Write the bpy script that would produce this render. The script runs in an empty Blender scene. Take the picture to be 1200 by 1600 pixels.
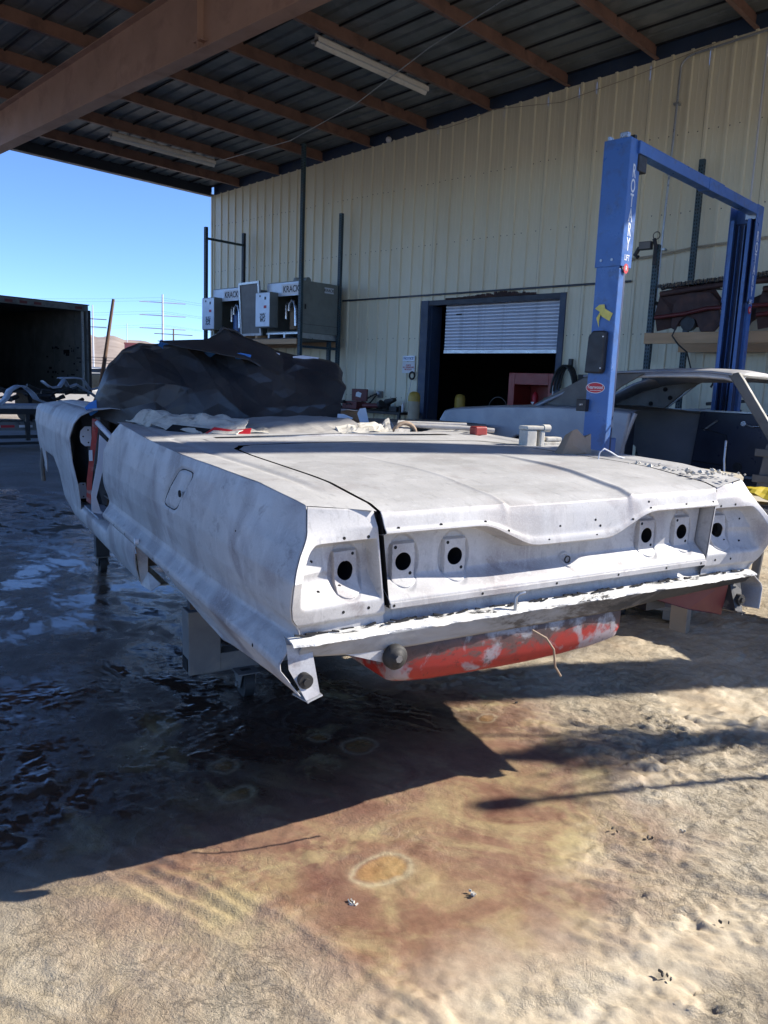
import bpy, bmesh, math, random
import numpy as np
from mathutils import Vector, Matrix
random.seed(7); np.random.seed(7)
S = bpy.context.scene
COL = S.collection
R = math.radians

# ------------------------------------------------------------------ camera
YAW, PITCH, ROLL, F = R(-43.86), R(-9.163), R(2.282), 1215.0
cy, sy, cp, sp, cr, sr = math.cos(YAW), math.sin(YAW), math.cos(PITCH), math.sin(PITCH), math.cos(ROLL), math.sin(ROLL)
fwd = Vector((sy*cp, cy*cp, sp)); r0 = Vector((cy, -sy, 0)); u0 = r0.cross(fwd)
rt = cr*r0 + sr*u0; up = -sr*r0 + cr*u0
CAMH = 1.36
cam = bpy.data.cameras.new('camera'); camo = bpy.data.objects.new('camera', cam); COL.objects.link(camo)
camo.matrix_world = Matrix(((rt.x, up.x, -fwd.x, 0), (rt.y, up.y, -fwd.y, 0), (rt.z, up.z, -fwd.z, CAMH), (0, 0, 0, 1)))
cam.sensor_width = 36; cam.lens = F/1600*36; cam.clip_start = .05; cam.clip_end = 6000
S.camera = camo
S.render.resolution_x = 768; S.render.resolution_y = 1024
# ------------------------------------------------------------------ light
SUN_AZ, SUN_EL = 57.6, 32.0
w = bpy.data.worlds.new('World'); S.world = w; w.use_nodes = True
wn = w.node_tree; bg = wn.nodes['Background']
sky = wn.nodes.new('ShaderNodeTexSky'); sky.sky_type = 'NISHITA'; sky.sun_disc = False
sky.sun_elevation = R(SUN_EL); sky.sun_rotation = R(90-SUN_AZ); sky.altitude = 2200; sky.air_density = .85; sky.dust_density = .05; sky.ozone_density = 3.2
tint = wn.nodes.new('ShaderNodeMix'); tint.data_type = 'RGBA'; tint.blend_type = 'MULTIPLY'; tint.inputs[0].default_value = 1; tint.inputs[7].default_value = (.70, .83, 1.08, 1)
wn.links.new(sky.outputs[0], tint.inputs[6]); wn.links.new(tint.outputs[2], bg.inputs[0]); bg.inputs[1].default_value = .11
sl = bpy.data.lights.new('sun', 'SUN'); sl.energy = 4.1; sl.angle = R(.5); sl.color = (1, .94, .85)
so = bpy.data.objects.new('sun', sl); COL.objects.link(so)
sd = Vector((math.cos(R(SUN_EL))*math.cos(R(SUN_AZ)), math.cos(R(SUN_EL))*math.sin(R(SUN_AZ)), math.sin(R(SUN_EL))))
so.rotation_euler = sd.to_track_quat('Z', 'Y').to_euler(); so.location = sd*40
S.view_settings.view_transform = 'Standard'; S.view_settings.look = 'None'
S.view_settings.exposure = 1.27; S.view_settings.gamma = 1; S.view_settings.use_curve_mapping = False

# ------------------------------------------------------------------ helpers
def tag(o, label=None, cat=None, group=None, kind=None):
    if label: o['label'] = label
    if cat: o['category'] = cat
    if group: o['group'] = group
    if kind: o['kind'] = kind
    return o
def thing(name, label, cat, loc=(0, 0, 0), group=None, rotz=0):
    o = bpy.data.objects.new(name, None); COL.objects.link(o); o.location = loc; o.rotation_euler = (0, 0, rotz)
    o.empty_display_size = .1
    return tag(o, label, cat, group)
class MB:
    """collects shapes and links them as one mesh object"""
    def __init__(s): s.v = []; s.f = []; s.sm = []
    def add(s, vs, fs, smooth=False):
        n = len(s.v); s.v += [tuple(map(float, p)) for p in vs]
        s.f += [tuple(int(i)+n for i in f) for f in fs]; s.sm += [smooth]*len(fs); return s
    def box(s, lo, hi, M=None):
        x0, y0, z0 = lo; x1, y1, z1 = hi
        vs = [(x0,y0,z0),(x1,y0,z0),(x1,y1,z0),(x0,y1,z0),(x0,y0,z1),(x1,y0,z1),(x1,y1,z1),(x0,y1,z1)]
        if M is not None: vs = [M @ Vector(p) for p in vs]
        return s.add(vs, [(0,3,2,1),(4,5,6,7),(0,1,5,4),(1,2,6,5),(2,3,7,6),(3,0,4,7)])
    def cbox(s, c, h, M=None):
        return s.box([c[i]-h[i] for i in range(3)], [c[i]+h[i] for i in range(3)], M)
    def prism(s, poly, ax, a, b):
        """poly of 2-tuples in the two other axes (cyclic order), extruded along ax from a to b"""
        n = len(poly)
        def P(p, t):
            q = [0, 0, 0]; q[ax] = t; q[(ax+1) % 3] = p[0]; q[(ax+2) % 3] = p[1]; return q
        vs = [P(p, a) for p in poly]+[P(p, b) for p in poly]
        fs = [tuple(range(n-1, -1, -1)), tuple(range(n, 2*n))]+[(i, (i+1) % n, n+(i+1) % n, n+i) for i in range(n)]
        return s.add(vs, fs)
    def bar(s, p, q, r, r2=None, n=8, smooth=True, cap=True):
        p = Vector(p); q = Vector(q); d = (q-p).normalized(); a = d.orthogonal().normalized(); b_ = d.cross(a)
        r2 = r if r2 is None else r2; vs = []
        for c, rr in ((p, r), (q, r2)):
            for k in range(n):
                t = 2*math.pi*k/n; vs.append(c+(a*math.cos(t)+b_*math.sin(t))*rr)
        s.add(vs, [(k, (k+1) % n, n+(k+1) % n, n+k) for k in range(n)], smooth)
        if cap: s.add(vs, [tuple(range(n-1, -1, -1)), tuple(range(n, 2*n))])
        return s
    def path(s, pts, r, n=6):
        pts = [Vector(p) for p in pts]; vs = []; prev = None
        for i, p in enumerate(pts):
            d = (pts[min(i+1, len(pts)-1)]-pts[max(i-1, 0)]).normalized()
            a = d.orthogonal().normalized() if prev is None else (prev-d*prev.dot(d)).normalized()
            prev = a; b_ = d.cross(a)
            for k in range(n):
                t = 2*math.pi*k/n; vs.append(p+(a*math.cos(t)+b_*math.sin(t))*r)
        fs = [(i*n+k, i*n+(k+1) % n, (i+1)*n+(k+1) % n, (i+1)*n+k) for i in range(len(pts)-1) for k in range(n)]
        s.add(vs, fs, True); m = len(pts)-1
        return s.add(vs, [tuple(range(n-1, -1, -1)), tuple(m*n+k for k in range(n))])
    def lathe(s, prof, c=(0, 0, 0), n=20, M=None):
        vs = []
        for (r, z) in prof:
            for k in range(n):
                t = 2*math.pi*k/n; p = Vector((r*math.cos(t), r*math.sin(t), z))
                if M is not None: p = M @ p
                vs.append(p+Vector(c))
        fs = [(i*n+k, i*n+(k+1) % n, (i+1)*n+(k+1) % n, (i+1)*n+k) for i in range(len(prof)-1) for k in range(n)]
        return s.add(vs, fs, True)
    def grid(s, P, keep=None, smooth=True):
        """P array [i][j] of xyz"""
        P = np.asarray(P, float); I, J = P.shape[:2]
        fs = [(i*J+j, (i+1)*J+j, (i+1)*J+j+1, i*J+j+1) for i in range(I-1) for j in range(J-1) if keep is None or keep[i][j]]
        return s.add(P.reshape(-1, 3), fs, smooth)
    def build(s, name, m, parent=None, bevel=0, solid=0, off=(0, 0, 0), weld=False, sharp=None):
        me = bpy.data.meshes.new(name)
        vs = [(x+off[0], y+off[1], z+off[2]) for x, y, z in s.v]
        me.from_pydata(vs, [], s.f); me.polygons.foreach_set('use_smooth', s.sm)
        me.materials.append(m)
        if weld or s.f:
            b = bmesh.new(); b.from_mesh(me)
            if weld: bmesh.ops.remove_doubles(b, verts=b.verts, dist=1e-5)
            used = [v for v in b.verts if not v.link_faces]
            if used: bmesh.ops.delete(b, geom=used, context='VERTS')
            if sharp is not None:
                for e in b.edges:
                    if len(e.link_faces) == 2 and e.calc_face_angle(0) > R(sharp): e.smooth = False
            b.to_mesh(me); b.free()
        o = bpy.data.objects.new(name, me); COL.objects.link(o)
        if parent is not None: o.parent = parent
        if solid:
            md = o.modifiers.new('s', 'SOLIDIFY'); md.thickness = solid; md.offset = -1 if solid > 0 else 1; md.thickness = abs(solid)
        if bevel:
            md = o.modifiers.new('b', 'BEVEL'); md.width = bevel; md.segments = 2; md.limit_method = 'ANGLE'; md.angle_limit = R(35)
        return o
def copy_tree(o, parent=None):
    c = o.copy(); COL.objects.link(c)
    if parent is not None: c.parent = parent
    for ch in [x for x in o.children]: copy_tree(ch, c)
    return c
def link_copy(o, loc=None, parent=None):
    c = o.copy(); COL.objects.link(c)
    if parent is not None: c.parent = parent
    if loc is not None: c.location = loc
    return c
# value noise
def _h(ix, iy, s):
    n = (ix*374761393+iy*668265263+s*974634777) & 0xffffffff
    n = ((n ^ (n >> 13))*1274126177) & 0xffffffff
    return ((n ^ (n >> 16)) & 0xffff)/65535.0
def vnoise(x, y, s=0):
    x = np.asarray(x, float); y = np.asarray(y, float)
    ix = np.floor(x).astype(np.int64); iy = np.floor(y).astype(np.int64)
    fx = x-ix; fy = y-iy; fx = fx*fx*fx*(fx*(fx*6-15)+10); fy = fy*fy*fy*(fy*(fy*6-15)+10)
    a = _h(ix, iy, s); b = _h(ix+1, iy, s); c = _h(ix, iy+1, s); d = _h(ix+1, iy+1, s)
    return (a+(b-a)*fx)+((c+(d-c)*fx)-(a+(b-a)*fx))*fy
def fbm(x, y, o=4, s=0, g=.5):
    t = 0; a = 1; n = 0
    for k in range(o):
        t = t+a*vnoise(x*2**k+k*17.3, y*2**k-k*9.1, s+k); n += a; a *= g
    return t/n
def sstep(a, b, x):
    t = np.clip((np.asarray(x, float)-a)/(b-a), 0, 1); return t*t*(3-2*t)

# ------------------------------------------------------------------ materials
def nt(name):
    m = bpy.data.materials.new(name); m.use_nodes = True; n = m.node_tree
    return m, n, n.nodes['Principled BSDF']
def N(n, t, **k):
    x = n.nodes.new(t)
    for a, b in k.items(): setattr(x, a, b)
    return x
def ramp(n, src, stops, interp='LINEAR'):
    r = N(n, 'ShaderNodeValToRGB'); r.color_ramp.interpolation = interp
    e = r.color_ramp.elements
    while len(e) < len(stops): e.new(.5)
    for i, (p, c) in enumerate(stops):
        e[i].position = p; e[i].color = (c, c, c, 1) if isinstance(c, (int, float)) else (*c, 1)
    n.links.new(src, r.inputs[0]); return r.outputs[0]
def noise(n, scale, detail=4, rough=.55, co=None, dist=0, stretch=None):
    tc = N(n, 'ShaderNodeTexCoord'); c = tc.outputs['Object'] if co is None else co
    if stretch:
        mp = N(n, 'ShaderNodeMapping'); mp.inputs['Scale'].default_value = stretch; n.links.new(c, mp.inputs[0]); c = mp.outputs[0]
    x = N(n, 'ShaderNodeTexNoise'); x.inputs['Scale'].default_value = scale; x.inputs['Detail'].default_value = detail
    x.inputs['Roughness'].default_value = rough; x.inputs['Distortion'].default_value = dist
    n.links.new(c, x.inputs['Vector']); return x.outputs['Fac']
def mix(n, f, a, b, mode='MIX'):
    x = N(n, 'ShaderNodeMix', data_type='RGBA', blend_type=mode)
    for s_, v in ((0, f), (6, a), (7, b)):
        if isinstance(v, (int, float)): x.inputs[s_].default_value = v if s_ == 0 else (v, v, v, 1)
        elif isinstance(v, tuple): x.inputs[s_].default_value = (*v, 1)
        else: n.links.new(v, x.inputs[s_])
    return x.outputs[2]
def math_(n, op, a, b=0, c=None):
    x = N(n, 'ShaderNodeMath', operation=op)
    for i, v in enumerate((a, b) if c is None else (a, b, c)):
        if isinstance(v, (int, float)): x.inputs[i].default_value = v
        else: n.links.new(v, x.inputs[i])
    return x.outputs[0]
def bump(n, p, h, strength=.3, dist=.01):
    b = N(n, 'ShaderNodeBump'); b.inputs['Strength'].default_value = strength; b.inputs['Distance'].default_value = dist
    n.links.new(h, b.inputs['Height']); n.links.new(b.outputs[0], p.inputs['Normal']); return b
def simple(name, col, rough=.6, metal=0, var=.12, vs=6, bmp=.15, bs=60, spec=.5, dirt=None, dscale=3, damt=.5, stretch=None):
    """painted / plain surface with tone variation, optional second colour in blotches and fine relief"""
    m, n, p = nt(name)
    f = noise(n, vs, 5, .6, stretch=stretch)
    lo = tuple(c*(1-var) for c in col); hi = tuple(min(1, c*(1+var)) for c in col)
    c = ramp(n, f, [(.3, lo), (.7, hi)])
    if dirt:
        g = ramp(n, noise(n, dscale, 7, .65, dist=.4, stretch=stretch), [(.52, 0), (.64, damt)])
        c = mix(n, g, c, dirt)
    n.links.new(c, p.inputs['Base Color'])
    p.inputs['Metallic'].default_value = metal; p.inputs['Specular IOR Level'].default_value = spec
    rr = ramp(n, noise(n, vs*2.3, 4), [(.3, max(.02, rough-.1)), (.7, min(1, rough+.1))]); n.links.new(rr, p.inputs['Roughness'])
    if bmp: bump(n, p, noise(n, bs, 3), bmp, .002)
    return m

M = {}
M['tan_wall'] = simple('beige_wall_paint', (.73, .69, .525), .5, 0, .04, 1.2, .05, 30, dirt=(.60, .56, .43), dscale=1.5, damt=.35, stretch=(1, 1, .12))
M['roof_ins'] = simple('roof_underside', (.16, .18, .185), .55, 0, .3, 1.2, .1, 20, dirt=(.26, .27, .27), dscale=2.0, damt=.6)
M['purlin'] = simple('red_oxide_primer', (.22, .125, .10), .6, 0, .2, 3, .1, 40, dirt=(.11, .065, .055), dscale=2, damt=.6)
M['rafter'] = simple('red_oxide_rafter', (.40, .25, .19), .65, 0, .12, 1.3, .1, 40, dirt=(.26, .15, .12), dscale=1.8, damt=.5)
M['navy'] = simple('navy_trim', (.028, .05, .10), .5, 0, .15, 3, .1, 40, dirt=(.06, .07, .08), dscale=2.5, damt=.4)
M['navy_dark'] = simple('dark_navy_trim', (.02, .028, .045), .5, 0, .2, 3)
M['galv'] = simple('galvanised', (.42, .45, .48), .35, .7, .12, 8)
M['slat'] = simple('shutter_metal', (.66, .70, .80), .38, .35, .08, 4, .08, 30, dirt=(.30, .33, .38), dscale=4, damt=.35)
M['rack_blue'] = simple('rack_teal', (.035, .075, .10), .5, 0, .2, 5, dirt=(.10, .07, .05), dscale=7, damt=.4)
M['rack_dark'] = simple('rack_dark', (.02, .022, .028), .5)
M['hole'] = simple('black_hole', (.004, .004, .005), .9, bmp=0)
M['cooler'] = simple('cooler_grey', (.20, .225, .215), .5, .1, .08, 2, dirt=(.14, .15, .15), dscale=3, damt=.4)
M['cooler_lt'] = simple('cooler_light_panel', (.58, .64, .72), .4, .2, .08, 3)
M['mesh_pan'] = simple('mesh_panel', (.16, .155, .145), .6, 0, .15, 4)
M['timber'] = simple('timber_plain', (.52, .33, .18), .7, 0, .15, 4, .2, 40, stretch=(.3, 3, 3))
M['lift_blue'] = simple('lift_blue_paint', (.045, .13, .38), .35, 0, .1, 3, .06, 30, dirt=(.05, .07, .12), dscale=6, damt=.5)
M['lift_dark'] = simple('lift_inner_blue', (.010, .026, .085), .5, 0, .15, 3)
M['white'] = simple('white_print', (.72, .73, .75), .5, 0, .05)
M['red_print'] = simple('red_print', (.50, .02, .03), .45, 0, .05)
M['yellow_tape'] = simple('yellow_masking', (.62, .56, .14), .6, 0, .1, 20)
M['black_plastic'] = simple('black_plastic', (.018, .018, .020), .5, 0, .2, 5, dirt=(.05, .045, .04), dscale=8, damt=.4)
M['rubber'] = simple('rubber', (.022, .021, .020), .7, 0, .2, 12, dirt=(.08, .07, .06), dscale=14, damt=.4)
M['red_paint'] = simple('red_cabinet', (.30, .035, .025), .4, 0, .15, 5)
M['dark'] = simple('dark_clutter', (.025, .024, .024), .6, 0, .3, 8)
M['dark_red'] = simple('dark_red_case', (.12, .022, .022), .5, 0, .2, 9)
M['bollard_y'] = simple('bollard_yellow', (.50, .33, .06), .5, 0, .1)
M['bollard_t'] = simple('bollard_tan', (.40, .34, .24), .6, 0, .1)
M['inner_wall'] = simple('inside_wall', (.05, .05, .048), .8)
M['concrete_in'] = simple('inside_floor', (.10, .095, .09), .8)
M['rust'] = simple('rusty_brown_metal', (.060, .032, .030), .7, .1, .3, 6, .3, 30, dirt=(.11, .05, .035), dscale=6, damt=.6)
M['chrome'] = simple('dull_chrome', (.55, .56, .58), .28, .9, .15, 10)
M['light_body'] = simple('fluorescent_housing', (.66, .63, .58), .45, 0, .08, 4, dirt=(.45, .42, .38), dscale=5, damt=.4)
M['cable'] = simple('cable_black', (.012, .012, .012), .55)
M['wire'] = simple('thin_wire', (.05, .045, .04), .6)
M['coupe'] = simple('coupe_bare_metal', (.26, .285, .33), .42, .35, .14, 2.0, .05, 20, dirt=(.33, .35, .38), dscale=2.2, damt=.6)
M['coupe_dark'] = simple('coupe_inner_navy', (.020, .027, .050), .35, 0, .3, 4)
M['coupe_grey'] = simple('coupe_inner_grey', (.11, .108, .10), .6, .1, .25, 5, dirt=(.12, .11, .10), dscale=7, damt=.4)
M['trailer_in'] = simple('trailer_lining', (.17, .17, .155), .7, 0, .25, 1.5, dirt=(.10, .095, .085), dscale=1.2, damt=.6)
M['trailer_fr'] = simple('trailer_frame', (.16, .17, .17), .5, .3, .15, 3, dirt=(.05, .05, .05), dscale=5, damt=.6)
M['alu_white'] = simple('pale_part_metal', (.36, .40, .46), .5, .1, .12, 6, dirt=(.12, .12, .13), dscale=8, damt=.5)
M['steel_dark'] = simple('dark_steel', (.028, .03, .034), .5, .3, .2, 6)
M['steel_dusty'] = simple('dusty_steel', (.16, .15, .14), .7, .1, .15, 8, .2, 40, dirt=(.25, .22, .18), dscale=6, damt=.6)
M['dust_white'] = simple('dusty_plaster', (.52, .49, .42), .9, 0, .12, 14, .8, 50, dirt=(.30, .27, .22), dscale=16, damt=.8)
M['blast_grit'] = simple('dusty_sheet', (.36, .345, .32), .85, 0, .12, 10, .5, 60, dirt=(.26, .24, .22), dscale=9, damt=.5)
M['carton'] = simple('brown_paper', (.30, .215, .145), .8, 0, .1, 8, dirt=(.18, .12, .08), dscale=6, damt=.5)
M['yellow_sheet'] = simple('yellow_sheet', (.62, .47, .03), .5, 0, .1, 6, dirt=(.45, .28, .02), dscale=6, damt=.5)
M['blue_tape'] = simple('blue_tape', (.03, .18, .52), .55, 0, .1, 12)
M['paper_white'] = simple('white_paper', (.62, .63, .66), .7, 0, .05)
M['red_oxide'] = simple('red_door_flange', (.36, .035, .025), .55, 0, .15, 8, dirt=(.30, .28, .27), dscale=9, damt=.8)
M['concrete_dust'] = simple('dusty_panel', (.42, .38, .30), .9, 0, .1, 9, .5, 40)
M['water'] = simple('bottle_plastic', (.45, .52, .58), .15, 0, .05)
M['white_build'] = simple('white_building', (.72, .72, .70), .7, 0, .05)
M['red_build'] = simple('red_building', (.42, .13, .12), .7, 0, .08)
M['pole_white'] = simple('steel_pole', (.55, .56, .58), .5, .2, .05)
M['wood_pole'] = simple('wood_pole', (.16, .10, .07), .8)
M['grey_car'] = simple('far_car_paint', (.45, .46, .48), .35, .2, .05)
M['glass_dark'] = simple('dark_glass', (.02, .025, .03), .1, 0, .05, bmp=0)

# painted wet body metal -------------------------------------------------
def body_mat(name, base, stain, dark, metal=.04, r0_=.52, grit=.5):
    m, n, p = nt(name)
    tc = N(n, 'ShaderNodeTexCoord'); co = tc.outputs['Object']
    c = ramp(n, noise(n, 2.2, 6, .6, co), [(.32, tuple(x*.86 for x in base)), (.68, tuple(min(1, x*1.12) for x in base))])
    c = mix(n, ramp(n, noise(n, 5.5, 3, .5, co, .6), [(.50, 0), (.66, .85)]), c, stain)
    c = mix(n, ramp(n, noise(n, 3.1, 2, .5, co, .3, (1, 1, .5)), [(.55, 0), (.68, .7)]), c, dark)
    c = mix(n, ramp(n, noise(n, 190, 3, .7, co), [(.45, 0), (.75, .30)]), c, tuple(min(1, x*1.45) for x in base))
    c = mix(n, ramp(n, noise(n, 60, 5, .7, co, .5, (1, .25, .5)), [(.56, 0), (.68, .45)]), c, tuple(x*.55 for x in base))
    c = mix(n, ramp(n, noise(n, 26, 4, .6, co, .2, (1, 1, .12)), [(.58, 0), (.66, .35)]), c, tuple(min(1, x*1.3) for x in base))
    c = mix(n, ramp(n, noise(n, 11, 6, .7, co, .4), [(.60, 0), (.68, .5)]), c, dark)
    n.links.new(c, p.inputs['Base Color']); p.inputs['Metallic'].default_value = metal
    n.links.new(ramp(n, noise(n, 7, 5, .6, co), [(.3, r0_-.1), (.7, r0_+.16)]), p.inputs['Roughness'])
    h = math_(n, 'ADD', math_(n, 'MULTIPLY', noise(n, 240, 3, .7, co), grit), noise(n, 18, 3, .5, co))
    bump(n, p, h, .22, .0025); return m
M['body'] = body_mat('sanded_primer_metal', (.45, .44, .43), (.30, .275, .275), (.185, .155, .148))
M['body_top'] = body_mat('sanded_deck_metal', (.47, .465, .455), (.39, .385, .375), (.34, .315, .305), .06, .5)
M['seam'] = simple('dark_seam', (.012, .012, .014), .7, bmp=0)
# peeling filler on the rear ledge
m, n, p = nt('peeling_filler'); c = ramp(n, noise(n, 14, 8, .7, dist=1.2, stretch=(.35, 1, 1)), [(.39, (.015, .015, .017)), (.425, (.60, .59, .55)), (.75, (.74, .73, .69))])
n.links.new(c, p.inputs['Base Color']); p.inputs['Roughness'].default_value = .7; bump(n, p, noise(n, 14, 8, .7, dist=1.2, stretch=(.35, 1, 1)), 1.0, .012); M['filler'] = m
m, n, p = nt('worn_bumper_ledge'); f = noise(n, 5, 7, .7, dist=.8, stretch=(.5, 1, 1))
tc = N(n, 'ShaderNodeTexCoord'); sx = N(n, 'ShaderNodeSeparateXYZ'); n.links.new(tc.outputs['Object'], sx.inputs[0])
fx = math_(n, 'ADD', f, math_(n, 'SUBTRACT', math_(n, 'MULTIPLY', sx.outputs[0], -.20), .035))
c = ramp(n, fx, [(.40, (.022, .022, .024)), (.47, (.10, .09, .08)), (.53, (.24, .24, .23)), (.75, (.36, .365, .37))])
n.links.new(c, p.inputs['Base Color']); p.inputs['Roughness'].default_value = .6; bump(n, p, f, .5, .004); M['ledge'] = m
m, n, p = nt('red_oxide_tank')
tc = N(n, 'ShaderNodeTexCoord'); sx = N(n, 'ShaderNodeSeparateXYZ'); n.links.new(tc.outputs['Object'], sx.inputs[0])
f = noise(n, 9, 8, .7, dist=.7, stretch=(.6, 1, 1))
fz = math_(n, 'ADD', f, math_(n, 'MULTIPLY', math_(n, 'SUBTRACT', sx.outputs[2], .585), 3.2))
c = ramp(n, fz, [(.40, (.34, .022, .016)), (.47, (.26, .03, .025)), (.52, (.12, .06, .055)), (.64, (.06, .04, .04))])
c = mix(n, ramp(n, noise(n, 5.2, 5, .6, dist=.4), [(.51, 0), (.57, .8)]), c, (.32, .33, .35))
c = mix(n, ramp(n, noise(n, 42, 6, .75), [(.56, 0), (.66, .7)]), c, (.03, .015, .015))
n.links.new(c, p.inputs['Base Color']); p.inputs['Roughness'].default_value = .55; bump(n, p, f, .35, .004); M['red_tank'] = m
# black masking paper
m, n, p = nt('black_masking_paper'); c = ramp(n, noise(n, 2.4, 5, .6), [(.35, (.024, .024, .027)), (.7, (.062, .056, .050))])
c = mix(n, ramp(n, noise(n, 120, 2, .5), [(.74, 0), (.80, .5)]), c, (.25, .23, .2))
n.links.new(c, p.inputs['Base Color']); p.inputs['Roughness'].default_value = .48; bump(n, p, noise(n, 9, 4, .5, dist=.6), .25, .02); M['paper'] = m

# ground: dried mud, red wet film, standing water --------------------------
m, n, p = nt('wet_muddy_slab')
g = N(n, 'ShaderNodeNewGeometry'); P_ = g.outputs['Position']
sx = N(n, 'ShaderNodeSeparateXYZ'); n.links.new(P_, sx.inputs[0]); X, Y, Z = sx.outputs[0], sx.outputs[1], sx.outputs[2]
nA = noise(n, .9, 6, .6, P_, .5); nB = noise(n, 2.6, 7, .62, P_, .8); nC = noise(n, 16, 6, .7, P_, .3)
tan_ = ramp(n, nB, [(.28, (.41, .32, .21)), (.5, (.52, .435, .305)), (.75, (.61, .54, .41))])
red_ = ramp(n, noise(n, 4.2, 6, .6, P_, .6), [(.3, (.20, .09, .06)), (.50, (.30, .175, .105)), (.70, (.46, .36, .18))])
# distance from the puddle of red film in front of the boot
def vdist(cx, cyy, sxx, syy):
    a = math_(n, 'MULTIPLY', math_(n, 'SUBTRACT', X, cx), 1/sxx); b_ = math_(n, 'MULTIPLY', math_(n, 'SUBTRACT', Y, cyy), 1/syy)
    return math_(n, 'SQRT', math_(n, 'ADD', math_(n, 'MULTIPLY', a, a), math_(n, 'MULTIPLY', b_, b_)))
dr = math_(n, 'ADD', vdist(-1.75, 1.75, 1.0, 1.35), math_(n, 'MULTIPLY', math_(n, 'SUBTRACT', nA, .5), 1.6))
mred = ramp(n, dr, [(.62, 1), (1.05, 0)])
base = mix(n, mred, tan_, red_)
conc = ramp(n, nA, [(.3, (.22, .225, .22)), (.7, (.34, .34, .33))])
base = mix(n, ramp(n, math_(n, 'ADD', X, math_(n, 'MULTIPLY', nA, .8)), [(0, 1), (1, 0)]), base, base)
far_ = N(n, 'ShaderNodeMapRange'); far_.inputs[1].default_value = -5.2; far_.inputs[2].default_value = -7.2; n.links.new(math_(n, 'ADD', X, math_(n, 'MULTIPLY', nB, 1.4)), far_.inputs[0])
yard = N(n, 'ShaderNodeMapRange'); yard.inputs[1].default_value = -19; yard.inputs[2].default_value = -21; n.links.new(X, yard.inputs[0])
base = mix(n, far_.outputs[0], base, conc)
base = mix(n, yard.outputs[0], base, (.38, .33, .27))
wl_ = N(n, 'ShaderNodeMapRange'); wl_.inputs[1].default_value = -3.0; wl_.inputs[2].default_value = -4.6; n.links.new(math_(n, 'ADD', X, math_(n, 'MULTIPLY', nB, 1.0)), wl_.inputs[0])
wet_shade_col = mix(n, wl_.outputs[0], (.050, .030, .022), mix(n, ramp(n, noise(n, 5, 7, .7, P_, .6), [(.42, 0), (.6, 1)]), (.085, .062, .045), (.23, .185, .135)))
# wetness under and beside the car, and the film; also paints the car's shade
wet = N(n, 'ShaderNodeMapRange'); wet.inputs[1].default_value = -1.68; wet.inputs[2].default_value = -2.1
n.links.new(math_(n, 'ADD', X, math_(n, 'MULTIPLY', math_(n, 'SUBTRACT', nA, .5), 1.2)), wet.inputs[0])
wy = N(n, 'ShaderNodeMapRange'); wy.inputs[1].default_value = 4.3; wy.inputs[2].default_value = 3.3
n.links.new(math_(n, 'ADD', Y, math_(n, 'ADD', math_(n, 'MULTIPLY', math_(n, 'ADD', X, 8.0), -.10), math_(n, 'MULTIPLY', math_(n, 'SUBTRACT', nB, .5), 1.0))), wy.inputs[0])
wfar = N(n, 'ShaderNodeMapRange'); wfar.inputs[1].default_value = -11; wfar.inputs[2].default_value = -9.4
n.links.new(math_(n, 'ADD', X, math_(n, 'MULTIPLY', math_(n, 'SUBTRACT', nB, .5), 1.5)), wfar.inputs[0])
wet_shade = math_(n, 'MULTIPLY', math_(n, 'MULTIPLY', wet.outputs[0], wy.outputs[0]), wfar.outputs[0])
lit_patch = ramp(n, math_(n, 'ADD', vdist(-2.35, 2.95, .85, .62), math_(n, 'MULTIPLY', math_(n, 'SUBTRACT', nB, .5), .5)), [(.75, .12), (1.0, 1)])  # dark tone left out here so the sunlit strip under the tail stays pale
wet_shade = math_(n, 'MULTIPLY', wet_shade, lit_patch)
damp_shade = math_(n, 'MAXIMUM', wet_shade, math_(n, 'MULTIPLY', mred, .22))
base = mix(n, damp_shade, base, mix(n, 1.0, base, (.30, .25, .22), 'MULTIPLY'))
base = mix(n, math_(n, 'MULTIPLY', wet_shade, .88), base, wet_shade_col)  # dark wet colour also deepens the ground shade in front of the car
# yellow rings and pale salt marks
for (cx, cyy, a_, b_) in ((-1.377, 1.49, .085, .13), (-1.80, 2.54, .05, .07), (-1.98, 1.97, .075, .09), (-2.12, 1.90, .05, .06), (-1.98, 1.41, .06, .08), (-2.17, 1.49, .07, .07)):
    dd = math_(n, 'ADD', vdist(cx, cyy, a_, b_), math_(n, 'MULTIPLY', math_(n, 'SUBTRACT', noise(n, 9, 3, .5, P_), .5), .9))
    kk = .8 if a_ > .08 else .5
    base = mix(n, math_(n, 'MULTIPLY', ramp(n, dd, [(.55, 0), (.72, .75), (.86, .15), (1.0, 0)]), kk), base, (.50, .43, .27))
    base = mix(n, math_(n, 'MULTIPLY', ramp(n, dd, [(.45, .6), (.62, 0)]), kk*.8), base, (.46, .26, .06))
salt = ramp(n, math_(n, 'ADD', noise(n, 1.6, 7, .65, P_, .9), math_(n, 'MULTIPLY', mred, .04)), [(.56, 0), (.64, .5)])
base = mix(n, math_(n, 'MULTIPLY', salt, math_(n, 'MULTIPLY', mred, .9)), base, (.50, .42, .20))
base = mix(n, ramp(n, nC, [(.60, 0), (.72, .3)]), base, (.22, .16, .10))
cm_ = ramp(n, noise(n, 34, 6, .7, P_, .5), [(.40, .80), (.62, 1.0)]); base = mix(n, 1.0, base, cm_, 'MULTIPLY')
n.links.new(base, p.inputs['Base Color'])
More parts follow.
